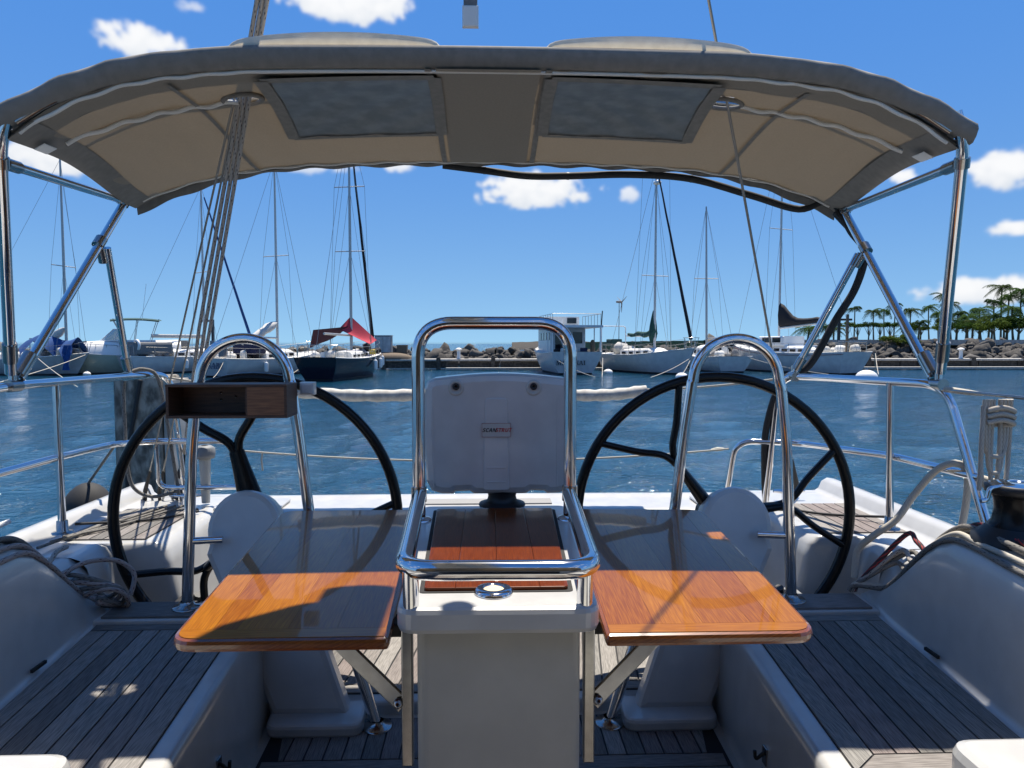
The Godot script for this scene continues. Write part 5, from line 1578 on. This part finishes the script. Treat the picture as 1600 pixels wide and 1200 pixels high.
	# frame
	for sd in [-1, 1]:
		var base := V(-1.690, -.135, 2.585) if sd < 0 else V(1.655, -.135, 2.55)
		var nearc := V(-1.462, .60, 2.22) if sd < 0 else V(1.497, .625, 2.22)
		var farc := V(-1.582, .71, 3.29) if sd < 0 else V(1.618, .69, 3.29)
		var lowA := base + Vector3(0, .03, .01)
		tubed(o, "forward_leg", bend([lowA, nearc, nearc + Vector3(-sd * .03, .10, 0)], .08, 6), .0185, M.steel, 14)
		tubed(o, "aft_leg", bend([base + Vector3(-sd * .004, .01, -.03), farc, farc + Vector3(-sd * .12, .07, 0)], .08, 6), .0175, M.steel, 14)
		var ca := lowA.lerp(nearc, .93); var cb := base.lerp(farc, .90)
		tubed(o, "strut", [ca, cb], .0155, M.steel, 12)
		tubed(o, "strut_sleeve", [ca.lerp(cb, .02), ca.lerp(cb, .10)], .020, M.steel_dull, 12)
		tubed(o, "strut_sleeve", [ca.lerp(cb, .93), ca.lerp(cb, .99)], .019, M.steel_dull, 12)
		var da := base.lerp(farc, .66); var db := V(-1.66, -.135, 3.34) if sd < 0 else V(1.40, -.135, 3.20)
		tubed(o, "brace", [da + Vector3(-sd * .02, -.02, -.02), db], .0155, M.steel, 12)
		tubed(o, "brace_sleeve", [db.lerp(da, .03), db.lerp(da, .13)], .0205, M.steel_dull, 12)
		tubed(o, "brace_sleeve", [db.lerp(da, .86), db.lerp(da, .96)], .0205, M.steel_dull, 12)
		tubed(o, "leg_sleeve", [base.lerp(farc, .03), base.lerp(farc, .115)], .023, M.steel_dull, 12)
		tubed(o, "leg_sleeve", [lowA.lerp(nearc, .06), lowA.lerp(nearc, .15)], .023, M.steel_dull, 12)
		for e in [[base.lerp(farc, .64), base.lerp(farc, .68)], [base.lerp(farc, .88), base.lerp(farc, .915)], [lowA.lerp(nearc, .91), lowA.lerp(nearc, .95)]]: tubed(o, "clamp", e, .0235, M.steel_dull, 12)
		for e in [base, db]:
			tubed(o, "rail_clamp", [e + Vector3(0, -.015, .03), e + Vector3(0, -.015, -.03)], .0225, M.steel_dull, 12)
			tubed(o, "clamp_lug", [e + Vector3(0, -.01, 0), e + Vector3(0, .035, 0)], .014, M.steel, 10)
		# bows inside the canvas
		for t in [.0, .36, .985]:
			var bp := []
			for j in 41: bp.append(roof(lerpf(-.985, .985, j / 40.0), t, .022 if t < .9 else .012))
			if sd < 0: tubed(o, "bow_tube", bp, .0125, M.steel_dull, 8)
	# cable loom along the aft edge, down the right leg
	var cb2 := thing("cable_loom", "thick black cable tied along the aft edge of the bimini and down its right leg", "cable", V(.9, .78, 3.33))
	var cp := [roof(-.14, 1.0, -.006) + Vector3(0, 0, -.02), roof(-.02, 1.0, -.030) + Vector3(0, 0, -.02), roof(.10, 1.0, -.052) + Vector3(0, 0, -.02), roof(.22, 1.0, -.048) + Vector3(0, 0, -.02), roof(.40, 1.0, -.030) + Vector3(0, 0, -.02), roof(.58, 1.0, -.030) + Vector3(0, 0, -.02), roof(.76, 1.0, -.062) + Vector3(0, 0, -.02), roof(.90, 1.0, -.060) + Vector3(0, 0, -.02),
		V(1.59, .66, 3.28), V(1.63, .50, 3.16), V(1.655, .40, 3.09), V(1.63, .25, 3.11), V(1.56, .10, 3.15), V(1.47, -.10, 3.2), V(1.37, -.18, 3.26), V(1.33, -.40, 3.33), V(1.345, -.62, 3.38), V(1.37, -.78, 3.42)]
	tubed(cb2, "sheath", spline(cp, 7), .0165, M.rubber, 10)
	for t in [1, 3, 5]:
		var p: Vector3 = cp[t]
		tubed(cb2, "tie", [p + Vector3(-.006, 0, 0), p + Vector3(.006, 0, 0)], .018, M.black, 8)
	tubed(cb2, "tie", [V(1.60, .60, 3.24), V(1.64, .52, 3.18)], .022, M.black, 8)

func build_lines():
	# backstays come down through the holes of the bimini
	var r := thing("backstay_wire", "single grey backstay wire through the right bimini hole", "wire", V(1.6, -.78, 3.6))
	var a := V(1.59, -.72, 3.58); var h := V(.872, .862, 2.60)
	tubed(r, "wire", [a, h, a + (h - a) * 4.0], .0052, M.wire, 7)
	tubed(r, "end_fitting", [a + Vector3(0, -.05, 0), a, a.lerp(h, .09)], [.010, .016, .009], M.rubber, 8)
	var l := thing("backstay_tackle", "flecked rope tackle and wires of the left backstay", "tackle", V(-1.6, -.78, 3.6))
	var e := V(-1.585, -.74, 3.60); var g := V(-.868, .862, 2.60)
	var dirv := g - e
	for k in 3:
		var off: float = [-.012, .012, .034][k]
		tubed(l, "tackle_rope", [e + Vector3(off * .4 + .06, .18, 0), e + dirv * .5 + Vector3(off, 0, 0), g + Vector3(off * .7, 0, 0), e + dirv * 4 + Vector3(off, 0, 0)], .0075, M.rope_fleck, 8)
	for k in 2:
		var p0 := e + Vector3(-.14 + .07 * k, .0, 0)
		tubed(l, "wire", [p0, g + Vector3(-.028 + .012 * k, 0, 0), p0 + (g - p0) * 4.0], .0042, M.wire, 6)
		tubed(l, "wire_end", [p0 - Vector3(0, .05, 0), p0, p0 + (g - p0) * .07], [.008, .011, .007], M.rubber, 8)
	var sh := Shape.new(); sh.box(e + Vector3(.06, .12, 0), Vector3(.05, .13, .03), Basis(Vector3(0, 0, 1), -.4), .01); part(l, "block", sh, M.black)
	sh = Shape.new(); sh.box(e + Vector3(.03, -.01, 0), Vector3(.04, .08, .03), Basis(Vector3(0, 0, 1), -.4), .01); part(l, "block", sh, M.black)
	for k in 3: tubed(l, "shackle", bend([e + Vector3(-.16 + .1 * k, -.06, 0), e + Vector3(-.13 + .1 * k, .02, 0), e + Vector3(-.10 + .1 * k, -.06, 0)], .02), .006, M.steel_dull, 6)
	# boom overhead with the stowed mainsail, seen only by its shadow and its hanging strap
	var b := thing("boom", "boom with stowed mainsail overhead, a grey strap with white end hanging into view", "boom", V(0, 1.42, 1.2))
	tubed(b, "spar", [V(-.10, 1.45, 2.36), V(-.06, 1.50, -3.5)], .085, M.alu, 14)
	var rows := []
	for i in 9:
		var t := i / 8.0
		var row := PackedVector3Array()
		var half: float = lerpf(.06, .24, minf(1.0, t * 2.6))
		for j in 13:
			var an := TAU * j / 12.0
			row.append(V(-.12 - half * .8 + cos(an) * half, 1.64 + sin(an) * .13, lerpf(2.30, -3.2, t * t)))
		rows.append(row)
	sh = Shape.new(); sh.grid(rows, true); part(b, "stowed_sail", sh, M.cloth.white)
	tubed(b, "strap", [V(-.040, 1.42, 1.93), V(-.043, .875, 1.90)], .018, M.cloth.grey, 8, .25)
	boxed(b, "strap_end", V(-.043, .848, 1.90), Vector3(.042, .055, .016), M.white, .004)
	sh = Shape.new(); sh.lathe(V(.085, .935, 1.92), [[0, -.018], [.028, -.016], [.036, 0], [.028, .016], [0, .018]], Vector3(0, 1, .3).normalized(), 14); part(b, "block", sh, M.black)
	tubed(b, "block_strop", [V(.06, 1.42, 1.94), V(.085, .945, 1.92)], .005, M.rope_grey, 6)

# height of the coaming at a distance off the seat edge
func coaming_y(off: float, d: float) -> float:
	var c: float = 1.0 - smoothstep(2.08, 2.66, d) * .96
	var tab := [[.0, .0], [.020, .07], [.026, .17], [.032, .26], [.042, .325], [.065, .362], [.10, .381], [.16, .388], [.22, .388], [.27, .382], [.305, .365]]
	for k in tab.size() - 1:
		if off <= tab[k + 1][0]:
			var t: float = (off - tab[k][0]) / (tab[k + 1][0] - tab[k][0])
			var y: float = -.965 + lerpf(tab[k][1], tab[k + 1][1], t) * c
			if off > .14: y = maxf(y, -.790)
			elif off > .06 and c < .5: y = maxf(y, lerpf(-.965, -.790, (off - .06) / .06))
			return y
	return -.6

func build_small():
	# ropes over the left coaming
	var rr := RandomNumberGenerator.new(); rr.seed = 77
	var o := thing("rope_bundle", "pinkish flecked ropes lying over the left coaming and coiled at its end", "rope", V(-1.5, -.7, 2.2))
	for k in 5:
		var pts := []
		var off := k * .021
		for e in [[.3, 0.0], [.8, 0.0], [1.25, 0.0], [1.62, 0.0], [1.85, .0], [2.05, .0], [2.17, .0], [2.29, .0], [2.41, .0], [2.50, .0], [2.57, .0]]:
			var d: float = e[0]
			var of := .050 + off + rr.randf_range(-.006, .006)
			var x := ho(d) + of
			var y := coaming_y(of, d) + .010 + (.010 if k == 2 else 0.0)
			pts.append(V(-x + CX, y, d))
		if k < 3:
			pts.append_array([V(-1.385 - off * .4, -.925, 2.60), V(-1.33 + off * .3, -.93, 2.54), V(-1.36, -.90 + off * .4, 2.47)])
		tubed(o, "rope", spline(pts, 8), .0085, [M.rope_pink, M.rope_pink, M.rope_grey, M.rope_grey, M.rope_fleck][k], 8)
	for k in 4:
		var pts := []
		var c := V(-1.36 - .02 * k, -.905 + .012 * k, 2.53)
		for i in 15:
			var a := TAU * i / 14.0 + k
			pts.append(c + Vector3(cos(a) * (.075 + .008 * k), sin(a) * (.045 + .006 * k) + .01 * sin(a * 2 + k), sin(a) * .05))
		tubed(o, "coil", spline(pts, 4), .0085, M.rope_pink if k % 2 == 0 else M.rope_grey, 8)
	tubed(o, "loop", spline([V(-1.47, -.80, 2.42), V(-1.43, -.775, 2.52), V(-1.36, -.79, 2.60), V(-1.31, -.85, 2.63), V(-1.31, -.92, 2.60)], 8), .0085, M.rope_pink, 8)
	# cleat with a cream line on the left deck edge
	var cl := thing("deck_cleat", "steel cleat wound with cream rope on the left deck edge", "cleat", V(-1.73, -.73, 2.35))
	tubed(cl, "horn", [V(-1.72, -.655, 2.28), V(-1.72, -.645, 2.40), V(-1.70, -.63, 2.55)], [.010, .014, .009], M.white, 8)
	for k in 3:
		var pts := []
		for i in 13:
			var a := TAU * i / 12.0
			pts.append(V(-1.72 + cos(a) * .035, -.665 + sin(a) * .028 + .006 * k, 2.34 + .03 * k + cos(a * 2) * .03))
		tubed(cl, "turn", pts, .011, M.rope_white, 8)
	# ropes over the right coaming
	var q := thing("sheet_bundle", "grey and black flecked sheets lying over the right coaming", "rope", V(1.5, -.7, 2.2))
	for k in 6:
		var pts := []
		var off := k * .020
		for e in [.3, .8, 1.2, 1.45, 1.65, 1.85, 2.0, 2.12, 2.24, 2.36, 2.47, 2.56]:
			var d: float = e
			var of := .060 + off + rr.randf_range(-.006, .006)
			var x := ho(d) + of
			var y := coaming_y(of, d) + .011 + (.012 if k in [2, 4] else 0.0)
			pts.append(V(x + CX, y, d))
		pts.append_array([V(1.395 + off * .3, -.915 + off * .3, 2.60), V(1.375 + off * .2, -.94, 2.61)])
		tubed(q, "rope", spline(pts, 8), .009, [M.rope_grey, M.rope_white, M.rope_grey, M.rope_fleck, M.rope_red, M.rope_grey][k], 8)
	var hz := thing("loose_line", "thick cream line arching over the right lower rail", "rope", V(1.5, -.8, 2.6))
	tubed(hz, "line", spline([V(1.41, -.90, 2.64), V(1.43, -.80, 2.66), V(1.47, -.73, 2.62), V(1.53, -.66, 2.58), V(1.585, -.56, 2.56), V(1.625, -.46, 2.50), V(1.66, -.425, 2.45), V(1.69, -.45, 2.43), V(1.70, -.56, 2.44), V(1.69, -.72, 2.46)], 8), .0125, M.rope_white, 10)
	# hanging coil on the lifeline
	var hc := thing("hanging_coil", "grey three strand rope coiled on the right lifeline", "rope", V(1.68, -.5, 2.0))
	var c0 := V(1.676, -.183, 2.275)
	for k in 4:
		var w := .012 + .012 * k
		var low := -.30 + .055 * (k % 3)
		tubed(hc, "strand", spline([c0 + Vector3(-w, 0, .004 * k), c0 + Vector3(-w * 1.25, low * .5, .006 * k), c0 + Vector3(-w * .8, low * .92, 0), c0 + Vector3(0, low, .004), c0 + Vector3(w * .8, low * .92, 0), c0 + Vector3(w * 1.25, low * .5, -.006 * k), c0 + Vector3(w, 0, 0)], 7), .0072, M.rope_three, 8)
	for k in 3: tubed(hc, "wrap", spline([c0 + Vector3(-.045, -.035 - .02 * k, .02), c0 + Vector3(0, -.025 - .02 * k, .03), c0 + Vector3(.045, -.04 - .02 * k, .02), c0 + Vector3(0, -.045 - .02 * k, -.02), c0 + Vector3(-.045, -.035 - .02 * k, .015)], 5), .0085, M.rope_three, 8)
	tubed(hc, "tail", [c0 + Vector3(-.052, -.02, .01), c0 + Vector3(-.055, -.2, .012), c0 + Vector3(-.056, -.30, .01)], .0072, M.rope_three, 8)
	# winch
	var w := thing("winch", "black sheet winch with chrome top on the right coaming", "winch", V(1.56, -.585, 1.93))
	var wc := V(1.545, -.583, 2.0)
	for e in [["base", [[.115, 0], [.112, .02], [.09, .035], [.075, .05]], M.black], ["drum", [[.075, .05], [.062, .065], [.057, .10], [.060, .13], [.070, .145]], M.carbon], ["top_ring", [[.070, .145], [.082, .15], [.083, .168], [.074, .174]], M.black], ["cap", [[.074, .174], [.05, .180], [.02, .181], [.018, .176], [0, .176]], M.steel]]:
		var s := Shape.new(); s.lathe(wc, e[1], Vector3.UP, 30); part(w, e[0], s, e[2])
	tubed(w, "feeder_arm", bend([wc + Vector3(-.06, .172, .02), wc + Vector3(-.105, .168, .03), wc + Vector3(-.112, .135, .03), wc + Vector3(-.13, .132, .03)], .01), .007, M.steel, 8)
	# mooring pile beyond the left quarter
	var p := thing("mooring_pile", "square concrete mooring pile beyond the left stern rail", "pile", V(-2.5, -1.9, 5.2))
	flat(p, "shaft", poly_round([Vector2(-2.60, 5.0), Vector2(-2.275, 5.0), Vector2(-2.275, 5.34), Vector2(-2.60, 5.34)], [.03, .03, .03, .03]), -.225, 2.6, M.concrete, .02)
	flat(p, "corner_strip", PackedVector2Array([Vector2(-2.262, 5.02), Vector2(-2.20, 5.02), Vector2(-2.20, 5.3), Vector2(-2.262, 5.3)]), -.25, 2.4, M.dock, .006)
	tubed(p, "rubbing_strap", [V(-2.40, -.25, 4.985), V(-2.50, -.75, 4.985), V(-2.51, -1.0, 4.985)], .014, M.rubber, 8)
	var fd := thing("black_fender", "black ball fender hanging outside the left quarter", "fender", V(-1.98, -1.1, 3.25))
	var s2 := Shape.new()
	var pr := []
	for k in 15: pr.append([sin(PI * k / 14.0) * .12 + .0005, -cos(PI * k / 14.0) * .16])
	s2.lathe(V(-2.02, -.86, 3.62), pr, Vector3.UP, 22); part(fd, "ball", s2, M.rubber)
	tubed(fd, "lanyard", [V(-2.02, -.71, 3.62), V(-1.74, -.47, 3.36)], .007, M.rope_grey, 6)
	# mushroom antenna on its stem and lines on the left quarter
	var ga := thing("dome_antenna", "grey mushroom antenna on a short stem at the left stern rail", "antenna", V(-1.39, -.78, 3.52))
	s2 = Shape.new(); s2.lathe(V(-1.385, -.56, 3.50), [[0, -.005], [.045, 0], [.050, .02], [.048, .05], [.03, .062], [0, .064]], Vector3.UP, 18); part(ga, "dome", s2, M.grey_box)
	tubed(ga, "stem", [V(-1.385, -.78, 3.50), V(-1.385, -.555, 3.50)], [.02, .028], M.gel2, 10)
	var ml := thing("stern_lines", "grey rope loops hung on the left stern rail", "rope", V(-1.6, -.5, 3.4))
	tubed(ml, "loop", spline([V(-1.66, -.135, 3.36), V(-1.70, -.20, 3.37), V(-1.705, -.40, 3.38), V(-1.71, -.58, 3.40), V(-1.69, -.69, 3.42), V(-1.62, -.74, 3.46), V(-1.52, -.72, 3.50)], 8), .0085, M.rope_grey, 8)
	tubed(ml, "loop", spline([V(-1.66, -.13, 3.36), V(-1.62, -.12, 3.40), V(-1.575, -.16, 3.44), V(-1.55, -.34, 3.46), V(-1.53, -.55, 3.48), V(-1.515, -.74, 3.50)], 8), .0085, M.rope_grey, 8)
	tubed(ml, "loop", spline([V(-1.47, -.20, 3.52), V(-1.475, -.45, 3.53), V(-1.46, -.65, 3.5), V(-1.44, -.79, 3.47), V(-1.41, -.82, 3.40)], 8), .008, M.rope_white, 8)
	for k in 3: tubed(ml, "deck_line", spline([V(-1.45 - .04 * k, -.772, 3.40), V(-1.52 - .05 * k, -.775, 3.20 - .05 * k), V(-1.60 - .03 * k, -.775, 3.0), V(-1.70, -.77, 2.86 - .08 * k)], 6), .006, M.rope_grey, 6)
	for s in [-1, 1]:
		var pd := thing("stern_cleat", "steel stern cleat on the %s side of the stern deck" % ("left" if s < 0 else "right"), "cleat", V(side(1.50, s), -.79, 3.50), "stern cleats")
		tubed(pd, "horn", [V(side(1.58, s), -.742, 3.50), V(side(1.50, s), -.748, 3.50), V(side(1.42, s), -.742, 3.50)], [.008, .013, .008], M.steel, 8)
		for x in [1.475, 1.525]: tubed(pd, "foot", [V(side(x, s), -.79, 3.50), V(side(x, s), -.75, 3.50)], .012, M.steel, 8)
	for s in [-1, 1]:
		var dl := thing("deck_line", "dark line lying across the %s side deck planks" % ("left" if s < 0 else "right"), "rope", V(side(1.55, s), -.78, 3.0))
		tubed(dl, "line", spline([V(side(1.36, s), -.775, 3.30), V(side(1.46, s), -.775, 3.18), V(side(1.58, s), -.775, 3.12), V(side(1.74, s), -.75, 2.98)], 6), .006, M.rubber, 6)
